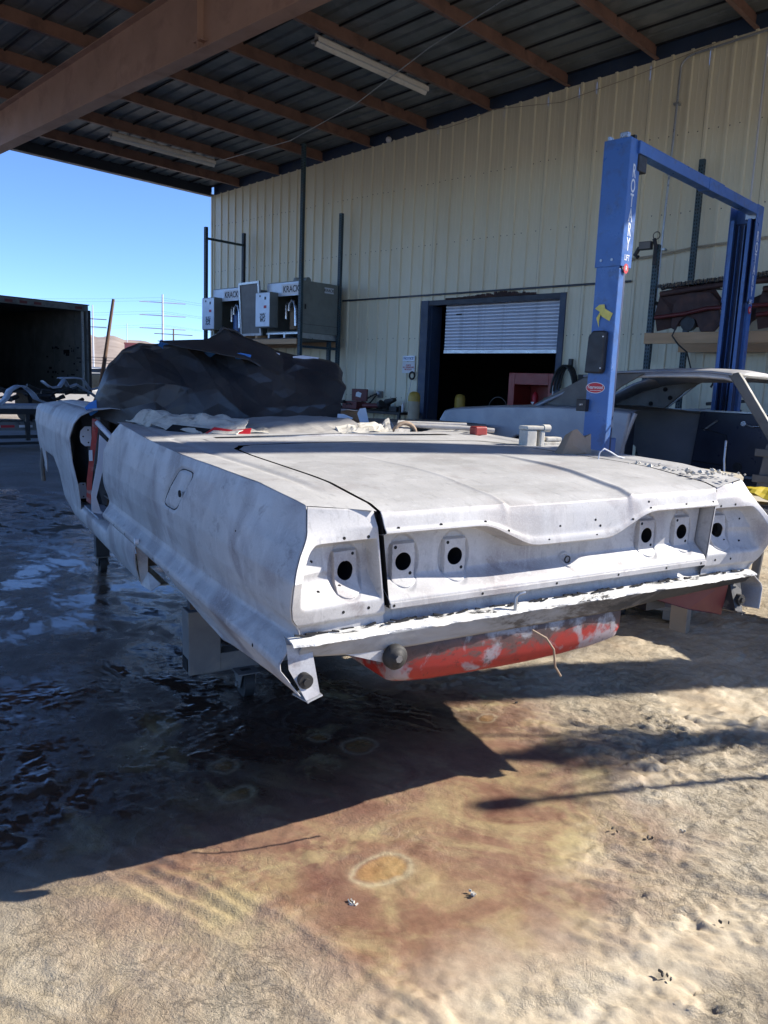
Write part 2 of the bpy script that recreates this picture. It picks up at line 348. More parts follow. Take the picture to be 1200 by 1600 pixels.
# roughness: water film lies where the relief is low
film = noise(n, 2.3, 10, .70, P_, .3, (1, 1.4, 1))
pud = math_(n, 'MULTIPLY', ramp(n, math_(n, 'ADD', film, math_(n, 'MULTIPLY', nA, .25)), [(.56, 1), (.70, 0)]), wet_shade)
rr = mix(n, wet_shade, .82, ramp(n, noise(n, 7, 7, .7, P_, .4), [(.35, .18), (.65, .55)])); rr = mix(n, math_(n, 'MULTIPLY', mred, .75), rr, ramp(n, nB, [(.35, .34), (.65, .62)]))
rr = mix(n, pud, rr, .08); n.links.new(rr, p.inputs['Roughness'])
hgt = math_(n, 'ADD', math_(n, 'MULTIPLY', noise(n, 55, 8, .75, P_, .4), .55), math_(n, 'MULTIPLY', noise(n, 9, 6, .6, P_, .7), 1.0))
vor = N(n, 'ShaderNodeTexVoronoi', feature='DISTANCE_TO_EDGE'); vor.inputs['Scale'].default_value = 17; vm = N(n, 'ShaderNodeVectorMath', operation='ADD'); nv = N(n, 'ShaderNodeTexNoise'); nv.inputs['Scale'].default_value = 14; n.links.new(P_, nv.inputs['Vector'])
vs_ = N(n, 'ShaderNodeVectorMath', operation='SCALE'); vs_.inputs['Scale'].default_value = .10; n.links.new(nv.outputs['Color'], vs_.inputs[0]); n.links.new(P_, vm.inputs[0]); n.links.new(vs_.outputs[0], vm.inputs[1]); n.links.new(vm.outputs[0], vor.inputs['Vector'])
crk = ramp(n, vor.outputs['Distance'], [(0, 0), (.06, 1)]); crm = ramp(n, noise(n, 1.3, 4, .6, P_), [(.48, 0), (.58, 1)])
hgt = math_(n, 'ADD', hgt, math_(n, 'MULTIPLY', math_(n, 'MULTIPLY', crk, crm), .10))
crust = ramp(n, noise(n, 7.5, 10, .72, P_, .6), [(.50, 0), (.53, 1)]); crust2 = ramp(n, noise(n, 24, 8, .7, P_, .8), [(.54, 0), (.58, 1)])
hgt = math_(n, 'ADD', hgt, math_(n, 'ADD', math_(n, 'MULTIPLY', crust, .38), math_(n, 'MULTIPLY', math_(n, 'MULTIPLY', crust2, crm), .30)))
hgt = math_(n, 'ADD', hgt, math_(n, 'MULTIPLY', noise(n, 150, 5, .7, P_), .45))
hgt = math_(n, 'ADD', hgt, math_(n, 'MULTIPLY', film, .5))
bb = N(n, 'ShaderNodeBump'); bb.inputs['Distance'].default_value = .022
rough_zone = ramp(n, noise(n, 1.15, 4, .6, P_, .8), [(.42, .22), (.56, .95)])
ss = mix(n, mred, rough_zone, math_(n, 'MULTIPLY', rough_zone, .45)); ss = mix(n, wet_shade, ss, .40); ss = mix(n, pud, ss, .012)
n.links.new(ss, bb.inputs['Strength']); n.links.new(hgt, bb.inputs['Height']); n.links.new(bb.outputs[0], p.inputs['Normal'])
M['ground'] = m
# far desert hills
m, n, p = nt('desert_hill'); g = N(n, 'ShaderNodeNewGeometry')
c = ramp(n, noise(n, .012, 8, .65, g.outputs['Position'], .5), [(.3, (.24, .185, .14)), (.6, (.34, .275, .215)), (.8, (.42, .35, .285))])
c = mix(n, ramp(n, noise(n, .06, 5, .7, g.outputs['Position']), [(.5, 0), (.65, .5)]), c, (.20, .15, .11))
n.links.new(c, p.inputs['Base Color']); p.inputs['Roughness'].default_value = .9; M['hill'] = m

# ------------------------------------------------------------------ ground
def ground_h(x, y):
    near = sstep(-7.5, -4.0, x)*sstep(7.5, 5.0, y)
    dry = np.clip(1-sstep(1.15, .55, np.sqrt(((x+1.75)/1.0)**2+((y-1.75)/1.35)**2)+(fbm(x*.9, y*.9, 3, 5)-.5)*1.4), .22, 1)
    h = (fbm(x*1.1, y*1.1, 4, 1)-.5)*.030
    h += (fbm(x*6, y*6, 5, 3, .6)-.5)*.020*dry
    rid = 1-np.abs(fbm(x*4.5+2, y*4.5, 4, 9)*2-1); h += np.maximum(rid-.90, 0)*.09*dry*sstep(.45, .6, fbm(x*1.3, y*1.3, 2, 4))
    h += (vnoise(x*38, y*38, 11)-.5)*.004*dry; h += (np.abs(fbm(x*14, y*14, 4, 15, .65)-.5))*.028*dry*sstep(.42, .62, fbm(x*2.2+5, y*2.2, 3, 16))
    a_ = .42; u_, v_ = x*math.cos(a_)+y*math.sin(a_), -x*math.sin(a_)+y*math.cos(a_)
    st = 1-np.abs(fbm(u_*1.6, v_*15, 3, 61)*2-1); m1 = sstep(.46, .60, fbm(x*1.5+3, y*1.5, 2, 62))
    h += (st-.7)*.016*m1*np.maximum(dry, .45)
    cl = sstep(.60, .66, fbm(x*8.5, y*8.5, 5, 64, .6)); h += cl*.010*np.maximum(sstep(.42, .54, fbm(x*1.8, y*1.8+7, 2, 65)), sstep(-1.35, -1.5, x)*sstep(1.02, .9, y))*np.maximum(dry, .3)
    cl2 = sstep(.57, .61, fbm(x*20, y*20, 4, 66, .6)); h += cl2*.005*sstep(.5, .6, fbm(x*2.4+1, y*2.4, 2, 67))*np.maximum(dry, .25)
    # tyre / drag groove running through the foreground
    def seg(ax, ay, bx, by):
        dx, dy = bx-ax, by-ay; L2 = dx*dx+dy*dy; t = np.clip(((x-ax)*dx+(y-ay)*dy)/L2, 0, 1)
        return np.hypot(x-ax-t*dx, y-ay-t*dy), t
    d = np.minimum.reduce([seg(*a, *b)[0] for (a, b) in (((-1.86, .98), (-1.42, 1.07)), ((-1.42, 1.07), (-1.02, 1.10)), ((-1.02, 1.10), (-.6, 1.13)))])
    if True:
        d = d+(fbm(x*9, y*9, 3, 21)-.5)*.03
        gm_ = sstep(.30, .55, fbm(x*3, y*3, 2, 71)); h += (-.0035*np.exp(-(d/.016)**2)+.007*np.exp(-((d-.030)/.012)**2))*gm_+.004*np.exp(-((d-.075)/.010)**2)+.003*np.exp(-((d-.10)/.008)**2)
        h += .004*np.exp(-((d-.085)/.012)**2)
    d, t = seg(-2.6, .92, -1.9, 1.0); h += .004*np.exp(-((d+(fbm(x*8, y*8, 3, 2)-.5)*.04)/.02)**2)
    # boot prints
    for (cx, cyy, a) in ((-1.42, .885, .5), (-.74, 1.95, 2.5)):
        ca, sa = math.cos(a), math.sin(a); u = (x-cx)*ca+(y-cyy)*sa; v = -(x-cx)*sa+(y-cyy)*ca
        e = (u/.13)**2+(v/.048)**2; h += (-.002+.0022*np.sign(np.sin(u*210+3*fbm(x*20, y*20, 2, 3))))*(e < 1)*sstep(1.15, .9, e)+.002*np.exp(-((e-1.25)/.25)**2)
    wetf = 1-.93*sstep(-2.2, -3.2, x+(fbm(x*1.2, y*1.2, 2, 77)-.5)*.8)
    return h*near*wetf
xs = np.concatenate([np.linspace(-7.5, -3.4, 150), np.linspace(-3.38, -.35, 330), np.linspace(-.33, 3, 60)])
ys = np.concatenate([np.linspace(-2, .5, 50), np.linspace(.51, 3.2, 300), np.linspace(3.22, 7.5, 180)])
GX, GY = np.meshgrid(xs, ys, indexing='ij'); GZ = ground_h(GX, GY)
edge = np.minimum.reduce([GX+7.5, 3-GX, GY+2, 7.5-GY]); GZ = GZ*sstep(0, .5, edge)
gm = MB().grid(np.dstack([GX, GY, GZ]))
# the sheet goes on to the horizon around the detailed patch
def ring(b, o_, z):
    xa, xb, ya, yb = b; XA, XB, YA, YB = o_
    gm.add([(xa,ya,z),(xb,ya,z),(xb,yb,z),(xa,yb,z),(XA,YA,z),(XB,YA,z),(XB,YB,z),(XA,YB,z)], [(4,5,1,0),(5,6,2,1),(6,7,3,2),(7,4,0,3)])
ring((-7.5, 3, -2, 7.5), (-40, 30, -30, 45), 0); ring((-40, 30, -30, 45), (-4000, 2500, -2500, 4000), 0)
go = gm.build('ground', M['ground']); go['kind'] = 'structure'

# hills on the left horizon
az = np.linspace(R(110), R(200), 260); rr_ = np.array([700, 850, 1000, 1150, 1300, 1500, 1800])
HP = np.zeros((len(az), len(rr_), 3))
for i, a in enumerate(az):
    for j, q in enumerate(rr_):
        hh = [0, .25, .55, .8, 1, .9, .2][j]
        ht = 40+40*fbm(a*9, 0, 5, 31)+9*fbm(a*60, q*.01, 3, 33)
        HP[i, j] = (q*math.cos(a), q*math.sin(a), -1+hh*ht+(fbm(a*70, q*.02, 4, 35)-.5)*14*hh)
tag(MB().grid(HP).build('hills', M['hill']), kind='structure')

# ------------------------------------------------------------------ building wall with corrugated panels
wallt = thing('corrugated_wall', 'tall beige ribbed steel wall of the workshop with an open doorway', 'building', (-18.1, 12, 0))
RIB = .305; PW = 3*RIB
def purlz(x): return 6.652+.0315*x
def wall_profile(x0, x1):
    """ribbed profile points (x, dy) from x0 to x1, ribs every 305 mm measured from -18.1"""
    pts = [(x0, 0)]; k0 = int(math.floor((x0+18.1)/RIB))-1
    for k in range(k0, k0+int((x1-x0)/RIB)+4):
        c = -18.1+k*RIB+.04
        for dx, dy in ((-.032, 0), (-.018, -.030), (.018, -.030), (.032, 0)):
            if x0+.001 < c+dx < x1-.001: pts.append((c+dx, dy))
        for q in (.115, .19):
            for dx, dy in ((-.012, 0), (0, -.005), (.012, 0)):
                if x0+.001 < c+q+dx < x1-.001: pts.append((c+q+dx, dy))
    pts.append((x1, 0)); pts.sort(); return pts
DX0, DX1, DZ = -10.50, -7.44, 3.05
def wall_panel(x0, x1, za, top=None):
    pr = wall_profile(x0, x1); vs = []; fs = []
    for x, dy in pr:
        zt = purlz(x)-.005 if top is None else top
        vs += [(x+18.1, dy, za), (x+18.1, dy, zt)]
    for i in range(len(pr)-1): fs.append((2*i, 2*i+2, 2*i+3, 2*i+1))
    return MB().add(vs, fs).build('wall_panel', M['tan_wall'], wallt)
x = -18.1
while x < -.7:
    x1 = min(x+PW, -.65)
    cuts = [x]+[c for c in (DX0, DX1) if x+.01 < c < x1-.01]+[x1]
    for a, b in zip(cuts[:-1], cuts[1:]):
        wall_panel(a+.0015, b-.0015, DZ if DX0-.01 <= a and b <= DX1+.01 else 0.0)
    x = x1
sm = MB()   # hex screws in rows along the girts
for zg in (1.15, 2.35, 4.15, 5.3):
    k = 0
    while -18.0+k*RIB < -.8:
        xx = -18.1+k*RIB+.09+.3*(k % 2)*0; k += 1
        if DX0-.1 < xx < DX1+.1 and zg < 3.2: continue
        for dx in (0, .14):
            if random.random() < .75: sm.cbox((xx+dx+18.1, -.004, zg+random.uniform(-.01, .01)), (.007, .004, .007))
tag(sm.build('wall_screws', M['steel_dark'], wallt), kind='stuff')
# thin galvanised flashing line over the door
MB().box((5.1, -.062, 3.165), (11.9, -.035, 3.195)).build('flashing_strip', M['navy_dark'], wallt)
# vertical corner trim
MB().box((-.06, -.05, 0), (.0, .14, 6.10)).build('corner_trim', M['tan_wall'], wallt)
# door frame (jambs, head), deep navy reveal
MB().box((DX0+18.1-.16, -.075, 0), (DX0+18.1+.03, .02, DZ+.02)).box((DX0+18.1-.05, .0201, 0), (DX0+18.1+.06, .32, DZ-.07)).build('door_jamb', M['navy'], wallt)
MB().box((DX1+18.1-.04, -.065, 0), (DX1+18.1+.07, .02, DZ+.02)).build('door_jamb', M['navy'], wallt)
MB().box((DX0+18.1+.031, -.064, DZ-.075), (DX1+18.1-.041, .02, DZ+.018)).build('door_head', M['navy_dark'], wallt)
# torn insulation over the door head
tm = MB(); rng = random.Random(3)
for i in range(46):
    t = i/45; xx = DX0+18.1+.5+t*2.0; hh = .015+.07*math.exp(-((t-.62)/.3)**2)*rng.random()
    tm.cbox((xx, -.075, DZ+.02+hh/2), (.03, .012, hh/2+.008), None)
tag(tm.build('torn_insulation', M['rust'], wallt), kind='stuff')
# building shell behind: side, back, roof, floor so the doorway opens on a dark room
sh = MB(); L = 17.4
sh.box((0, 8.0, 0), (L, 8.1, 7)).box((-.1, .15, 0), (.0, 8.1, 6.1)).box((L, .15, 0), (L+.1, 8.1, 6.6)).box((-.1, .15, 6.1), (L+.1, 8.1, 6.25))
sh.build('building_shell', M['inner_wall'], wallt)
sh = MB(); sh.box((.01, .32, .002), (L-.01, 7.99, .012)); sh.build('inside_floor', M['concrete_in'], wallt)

# roller door: curtain of slats, rolled half way up
rd = thing('roller_door', 'pale metal roller shutter pulled half way up in the workshop doorway', 'roller door', (-10.19, 12.16, 2.09))
sw = DX1-.05-(-10.19); zz = 0; k = 0; slat0 = None
prof = [(0, 0), (-.010, .008), (-.016, .025), (-.012, .045), (-.002, .056), (0, .058)]
while zz < .90:
    if slat0 is None:
        vs = []; 
        for y, z in prof: vs += [(0, y, z), (sw, y, z)]
        fs = [(2*i, 2*i+1, 2*i+3, 2*i+2) for i in range(len(prof)-1)]
        slat0 = MB().add(vs, fs, True).build('slat', M['slat'], rd); s_ = slat0
    else: s_ = link_copy(slat0)
    s_.location = (0, 0, .035+zz); zz += .0615
MB().box((-.005, -.02, -.03), (sw+.005, .015, .032)).build('bottom_bar', M['galv'], rd)
MB().box((.27, -.024, .70), (.40, -.014, .725)).build('lock_slot', M['dark'], rd)
# ------------------------------------------------------------------ carport roof
XR, XL = 1.88, -18.18; YA, YB = -4.3, 12.0
roof = thing('carport_roof', 'low sloping steel carport roof on red oxide purlins over the yard', 'roof', (XL, YB, 6.0))
ro = Vector((XL, YB, 6.0))
def rz(x): return purlz(x)+.215
y = YA
while y < YB+.001:
    vs = []; fs = []; y1 = min(y+PW, YB+.2)
    pr = [(0, 0), (.03, 0), (.05, .032), (.085, .032), (.105, 0)]
    pts = []
    for q in range(3):
        pts += [(y+q*RIB+a, b) for a, b in pr]
    pts = [p_ for p_ in pts if p_[0] < y1-.002]+[(y1-.002, .002), (y1+.012, .003)]
    for yy, dz in pts:
        for xx in (XL, XR): vs.append((xx-ro.x, yy-ro.y, rz(xx)+dz-ro.z))
    fs = [(2*i, 2*i+1, 2*i+3, 2*i+2) for i in range(len(pts)-1)]
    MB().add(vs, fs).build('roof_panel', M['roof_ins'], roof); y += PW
# insulation facing seams seen from below
for yy in np.arange(YA+.4, YB, .61):
    m_ = MB(); m_.add([(a-ro.x, yy+b-ro.y, rz(a)+c-ro.z) for a, b, c in ((XL,-.012,-.004),(XR,-.012,-.004),(XR,.012,-.004),(XL,.012,-.004),(XL,-.012,-.028),(XR,-.012,-.028),(XR,.012,-.028),(XL,.012,-.028))],
        [(0,3,2,1),(4,5,6,7),(0,1,5,4),(1,2,6,5),(2,3,7,6),(3,0,4,7)]); m_.build('panel_seam', M['rack_dark'], roof)
PX = [-16.97, -15.40, -13.85, -12.36, -10.80, -9.28, -7.68, -6.14, -4.68, -3.14, -1.6, -.08, 1.45]
pur0 = None
for px in PX:
    if pur0 is None:
        # Z section along Y, origin at bottom flange corner
        sec = [(0, 0), (.065, 0), (.065, .016), (.060, .016), (.060, .004), (.004, .004), (.004, .209), (-.055, .209), (-.055, .213), (0, .213)]
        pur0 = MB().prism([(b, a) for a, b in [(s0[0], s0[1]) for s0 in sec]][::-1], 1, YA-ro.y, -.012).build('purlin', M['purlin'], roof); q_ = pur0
    else: q_ = link_copy(pur0)
    q_.location = (px-ro.x, 0, purlz(px)-ro.z)
cl = MB()   # purlin clips and bolts
for px in PX:
    for yy in (.4, 5.97, 9.2): cl.cbox((px-ro.x-.004, yy-ro.y, purlz(px)-ro.z+.10), (.006, .02, .07))
tag(cl.build('purlin_clips', M['purlin'], roof), kind='stuff')
# eave beam / gutter channel at the low end
MB().box((-.07, YA-ro.y, purlz(XL)-ro.z-.03), (.0, -.012, rz(XL)-ro.z+.03)).build('eave_fascia', M['navy_dark'], roof)
MB().box((.0, YA-ro.y, purlz(XL)-ro.z-.03), (.09, -.012, purlz(XL)-ro.z-.022)).build('eave_flange', M['navy_dark'], roof)
bd = MB()
for yy in np.arange(YA+.3, YB-.1, .61): bd.cbox((.05, yy-ro.y, purlz(XL)-ro.z-.026), (.010, .010, .006))
tag(bd.build('eave_bolts', M['paper_white'], roof), kind='stuff')
# dark navy ledger strip on the wall under the roof sheet
a, b = XL+.10, -.7
MB().add([(a-ro.x,-.011,purlz(a)-ro.z-.012),(b-ro.x,-.011,purlz(b)-ro.z-.012),(b-ro.x,-.011,rz(b)-ro.z-.01),(a-ro.x,-.011,rz(a)-ro.z-.01),
          (a-ro.x,.12,purlz(a)-ro.z-.012),(b-ro.x,.12,purlz(b)-ro.z-.012),(b-ro.x,.12,rz(b)-ro.z-.01),(a-ro.x,.12,rz(a)-ro.z-.01)],
         [(0,1,2,3),(5,4,7,6),(4,5,1,0),(3,2,6,7),(4,0,3,7),(1,5,6,2)]).build('ledger_strip', M['navy'], roof)
# main tapered rafter (I beam) parallel to the wall
raf = thing('steel_rafter', 'big red oxide steel I beam crossing under the carport roof', 'beam', (XL+.3, 5.97, 5.4))
def rb(a, b, y0, y1, z0a, z0b, z1a, z1b):
    o_ = raf.location
    return MB().add([(a-o_.x,y0-o_.y,z0a-o_.z),(b-o_.x,y0-o_.y,z0b-o_.z),(b-o_.x,y1-o_.y,z0b-o_.z),(a-o_.x,y1-o_.y,z0a-o_.z),(a-o_.x,y0-o_.y,z1a-o_.z),(b-o_.x,y0-o_.y,z1b-o_.z),(b-o_.x,y1-o_.y,z1b-o_.z),(a-o_.x,y1-o_.y,z1a-o_.z)],
        [(0,3,2,1),(4,5,6,7),(0,1,5,4),(1,2,6,5),(2,3,7,6),(3,0,4,7)])
A_, B_ = XL+.3, XR-.1; zb = 5.46; tpa, tpb = purlz(A_)-.004, purlz(B_)-.004
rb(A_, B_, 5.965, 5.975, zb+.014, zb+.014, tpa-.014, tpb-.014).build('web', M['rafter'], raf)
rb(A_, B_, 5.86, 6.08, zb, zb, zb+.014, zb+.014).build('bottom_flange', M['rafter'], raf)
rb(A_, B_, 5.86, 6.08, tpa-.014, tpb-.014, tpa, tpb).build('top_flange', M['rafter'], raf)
for sxp in (-9.25, -2.0):
    for y0, y1 in ((5.87, 5.964), (5.976, 6.07)):
        rb(sxp-.006, sxp+.006, y0, y1, zb+.015, zb+.015, purlz(sxp)-.02, purlz(sxp)-.02).build('stiffener', M['rafter'], raf)
rb(-9.34, -9.16, 5.87, 5.964, zb+.12, zb+.12, zb+.132, zb+.132).build('gusset', M['rafter'], raf)
raf2 = copy_tree(raf); raf2.location = (XL+.3, -.15, 5.4)
raf['label'] = 'big red oxide steel I beam crossing under the roof between camera and wall'
raf2['label'] = 'steel I beam directly overhead, behind the photographer'
# unseen column added near the roof's right edge so its long shadow crosses the ground
colm = thing('steel_column', 'wide unseen steel column added by the carport roof edge for its shadow', 'column', (1.80, 8.89, 0))
MB().box((-.012, -.16, .02), (.012, .16, 6.65)).build('web', M['rafter'], colm)
for s_ in (-1, 1): MB().box((-.13, s_*.175-.01, .02), (.13, s_*.175+.01, 6.65)).build('flange', M['rafter'], colm)
MB().box((-.2, -.24, 0), (.2, .24, .019)).build('base_plate', M['rafter'], colm)

# fluorescent fixtures
def fluoro(loc, label):
    t = thing('fluorescent_light', label, 'light fixture', loc, 'fluorescent strips under the roof')
    MB().prism([(-.035, .09), (.035, .09), (.035, .05), (.085, .02), (.085, .0), (-.085, .0), (-.085, .02), (-.035, .05)][::-1], 1, 0, 2.44).build('housing', M['light_body'], t, bevel=.003)
    for s_ in (-.045, .045): MB().bar((s_, .03, -.022), (s_, 2.41, -.022), .017, n=10).build('tube', M['paper_white'], t)
    for q in (0, 2.40): MB().box((-.08, q, -.03), (.08, q+.03, -.001)).build('end_cap', M['light_body'], t)
    for q in (.4, 2.0): MB().bar((0, q, .09), (0, q, .30), .006, n=6).build('hanger', M['galv'], t)
    return t
for (lx, ly, lab) in ((-9.42, 7.95, 'long cream fluorescent strip light nearest the camera, hung under the roof'), (-15.6, 7.9, 'dusty fluorescent strip light far under the low end of the roof')):
    t = fluoro((lx, ly, purlz(lx)-.06), lab)
# bulb on the ledger
b_ = thing('round_bulb', 'small white round bulb where the roof meets the beige wall', 'light bulb', (-11.72, 11.9, 6.28))
MB().lathe([(0, -.06), (.04, -.05), (.06, -.01), (.055, .03), (.03, .05)], n=16).build('globe', M['paper_white'], b_)
MB().lathe([(.03, .05), (.032, .08), (0, .08)], n=12).build('socket', M['dark'], b_)
# conduit pipes on wall
c_ = thing('wall_conduit', 'bent grey conduit rising up the beige wall behind the blue lift', 'pipe', (-5.7, 11.9, 0))
pts = [(-.03, -.01, 1.9), (-.01, -.01, 4.0), (.03, -.01, 6.2)]+[(.03+.22*(1-math.cos(a)), -.01, 6.2+.16*math.sin(a)) for a in np.linspace(.2, 1.5, 6)]+[(1.5, -.01, 6.43), (4.5, -.01, 6.52)]
MB().path(pts, .017, 8).build('pipe', M['galv'], c_)
for zc in (2.6, 3.6, 4.7, 5.7): MB().box((-.03, -.03, zc), (.05, .06, zc+.03)).build('strap', M['galv'], c_)
c2 = thing('wall_conduit', 'straight pale conduit at the far right edge of the beige wall', 'pipe', (-4.45, 11.9, 0))
MB().bar((-.01, 0, 2.3), (.0, 0, 6.44), .014).build('pipe', M['pole_white'], c2)
c3 = thing('air_line', 'thin horizontal air line fixed along the wall behind the lift', 'pipe', (-6.45, 11.9, 3.5))
MB().path([(-.1, 0, .0), (.7, 0, .04), (1.2, 0, .10), (2.2, 0, .15), (3.6, 0, .2)], .014).build('pipe', M['bollard_t'], c3)
c4 = thing('roof_wire', 'thin slack wire hanging under the purlins across the roof', 'wire', (-15.2, 10.3, 6.1))
MB().path([(0, 0, 0), (2.2, .1, .03), (4.6, -.4, .08), (7, -1.2, .15), (9.6, -1.8, .25), (12, -2.0, .32)], .009, 5).build('wire', M['galv'], c4)
c5 = thing('sagging_cord', 'thin brown cord sagging along the top of the wall', 'cord', (-10.7, 11.88, 6.27))
MB().path([(0, 0, 0), (.5, 0, -.06), (1.0, 0, -.03), (1.6, 0, .05), (3.0, 0, -.12), (4.2, 0, -.02), (5.6, 0, .16)], .006, 5).build('cord', M['bollard_t'], c5)

# ------------------------------------------------------------------ pallet racks
def upright(parent, x, y, z0, z1, m='rack_blue', name='post'):
    b = MB(); W_, D_ = .038, .035
    b.prism([(-W_, -D_), (-W_, D_), (-W_+.006, D_), (-W_+.006, -D_+.006), (W_-.006, -D_+.006), (W_-.006, D_), (W_, D_), (W_, -D_)][::-1], 2, z0, z1)
    o = b.build(name, M[m], parent, off=(x, y, 0)); h = MB(); z = z0+.05
    while z < z1-.05:
        for s_ in (-.017, .017): h.cbox((x+s_, y-D_-.001, z), (.0065, .0015, .013))
        h.cbox((x+W_+.001, y, z+.025), (.0015, .009, .011)); z += .0508
    q = h.build('post_holes', M['hole'], o); tag(q, kind='stuff'); return o
rackL = thing('pallet_rack', 'tall teal pallet rack against the wall holding the grey cooler units', 'rack', (-14.7, 11.2, 0))
def rk(x, y): return x+14.7, y-11.2
for (x, y, z1, mm) in ((-16.46, 10.70, 4.90, 'rack_blue'), (-16.46, 11.78, 4.93, 'rack_dark'), (-12.93, 10.70, 6.13, 'rack_blue'), (-12.93, 11.78, 4.98, 'rack_blue')):
    a, b = rk(x, y); upright(rackL, a, b, 0, z1, mm)
for x in (-16.46, -12.93):
    a, b = rk(x, 10.74); zs = [.3, 1.2, 2.1] + ([4.62] if x < -14 else [])
    for z in zs:
        br = MB().box((a-.02, b, z), (a+.02, b+1.0, z+.05)).build('brace', M['rack_blue'], rackL)
        hm = MB()
        for q in np.arange(.05, .95, .05): hm.cbox((a+.021, b+q, z+.025), (.0015, .012, .011)); hm.cbox((a, b+q, z+.051), (.012, .012, .0015))
        tag(hm.build('brace_holes', M['hole'], br), kind='stuff')
    for (z, z2) in ((.4, 1.2), (1.25, .45)): MB().bar((a, b+.02, z), (a, b+.98, z2), .014, n=6).build('brace', M['rack_blue'], rackL)
for (y, zt) in ((10.66, 2.30), (11.80, 2.30)):
    a, b = rk(-16.41, y); MB().box((a, b-.02, zt-.13), (a+3.44, b+.02, zt-.02)).build('shelf_beam', M['timber'], rackL, bevel=.003)
a, b = rk(-16.41, 10.64); MB().box((a, b, 2.281), (a+3.44, b+1.15, 2.30)).build('shelf_deck', M['dark'], rackL)
# second short post leaning beside
a, b = rk(-13.05, 11.62); upright(rackL, a, b, 0, 3.3, 'rack_blue')

def text_mesh(txt, size, m, parent, loc, rot, name='lettering', ext=.001, stretch=1, space=1.0):
    cu = bpy.data.curves.new('t', 'FONT'); cu.body = txt; cu.size = size; cu.extrude = ext; cu.align_x = 'CENTER'; cu.align_y = 'CENTER'; cu.space_character = space; cu.offset = size*.012
    o = bpy.data.objects.new('t', cu); COL.objects.link(o); dg = bpy.context.evaluated_depsgraph_get(); dg.update()
    me = bpy.data.meshes.new_from_object(o.evaluated_get(dg)); COL.objects.unlink(o); bpy.data.objects.remove(o)
    me.materials.clear(); me.materials.append(m); q = bpy.data.objects.new(name, me); COL.objects.link(q); q.parent = parent
    q.matrix_local = Matrix.Translation(loc) @ rot @ Matrix.Diagonal((stretch, 1, 1, 1)); return q
ROT_FRONT = Matrix.Rotation(R(90), 4, 'X')                      # faces -Y
ROT_SIDE = Matrix.Rotation(R(90), 4, 'Z') @ Matrix.Rotation(R(90), 4, 'X')   # faces +X

def cooler(loc, label, sx_, pump, pipes_blue):
    t = thing('cooler_unit', label, 'refrigeration unit', loc, 'refrigeration units on the rack')
    Wd, Dp, Hh = sx_, 1.02, 1.18
    b = MB(); b.box((0, .02, .12), (.03, Dp, Hh)).box((Wd-.03, .02, .12), (Wd, Dp, Hh)).box((.03, .02, Hh-.03), (Wd-.03, Dp, Hh)).box((.03, Dp-.03, .12), (Wd-.03, Dp, Hh-.031)).box((.03, .02, .12), (Wd-.03, Dp-.031, .15))
    b.build('cabinet', M['cooler'], t, bevel=.006)
    MB().box((.01, -.005, Hh-.30), (Wd-.0, .019, Hh-.02)).build('name_panel', M['cooler_lt'], t, bevel=.003)
    # white name plate with outlined letters
    MB().box((Wd*.44, -.009, Hh-.28), (Wd-.03, -.006, Hh-.06)).build('name_plate', M['white'], t)
    text_mesh('KRACK', .19, M['dark'], t, Vector((Wd*.44+(Wd*.56-.03)/2, -.011, Hh-.17)), ROT_FRONT, stretch=.86 if sx_ > 1.0 else .8)
    bx = MB().box((-.10, -.22, .22), (.40, .0, .96)).build('control_box', M['cooler'], t, bevel=.006)
    MB().box((-.095, -.232, .24), (.395, -.221, .945)).build('control_door', M['cooler_lt'], t, bevel=.003)
    MB().box((.20, -.236, .62), (.29, -.2325, .68)).build('red_switch', M['red_print'], t)
    MB().box((.22, -.236, .80), (.27, -.2325, .86)).build('label_sticker', M['dark'], t)
    MB().box((.04, -.236, .86), (.08, -.2325, .90)).build('label_sticker', M['dark'], t)
    g_ = MB()
    for i in range(12):
        for j in range(12):
            if random.random() < .48: g_.cbox((.07+i*.016, -.234, .34+j*.016), (.0075, .0015, .0075))
    tag(g_.build('wiring_diagram', M['steel_dark'], t), kind='stuff')
    MB().bar((.62, .30, .20), (.62, .30, .62), .12, n=16).build('receiver_tank', M[pump], t)
    MB().lathe([(.0, .70), (.06, .69), (.11, .64), (.12, .62)], (.62, .30, 0), 16).build('tank_dome', M[pump], t)
    q = .74 if pipes_blue else .66
    MB().path([(q-.18, .16, .42), (q-.18, .16, .70), (q-.14, .16, .76), (q-.08, .16, .74)], .035, 8).build('suction_pipe', M['chrome'], t)
    MB().path([(q, .10, .58), (q+.02, .10, .72), (q+.10, .10, .79), (q+.18, .10, .76), (q+.22, .10, .62), (q+.23, .10, .26)], .042, 8).build('suction_pipe', M['chrome'], t)
    for a in (.05, Wd*.5, Wd-.1): MB().box((a, .0, .0), (a+.06, Dp, .12)).build('foot_rail', M['galv'], t)
    MB().box((.0, -.01, .085), (Wd, .0, .119)).build('front_rail', M['galv'], t)
    return t
c1 = cooler((-14.13, 10.74, 2.30), 'large grey cooler unit with KRACK panel nearest the doorway, brown receiver', 1.19, 'carton', False)
MB().box((1.191, .62, .98), (1.195, .88, 1.10)).build('side_plate', M['cooler_lt'], c1)
text_mesh('KRACK', .085, M['dark'], c1, Vector((1.197, .75, 1.04)), ROT_SIDE)
MB().box((1.191, .08, .60), (1.204, .11, .70)).build('side_latch', M['dark'], c1)
MB().box((1.191, .03, .29), (1.195, 1.0, .296)).build('side_joint', M['dark'], c1)
MB().bar((.45, .5, 1.18), (.45, .5, 1.32), .10, n=14).bar((.36, .5, 1.25), (.80, .5, 1.25), .07, n=12).build('fan_motor', M['cooler'], c1)
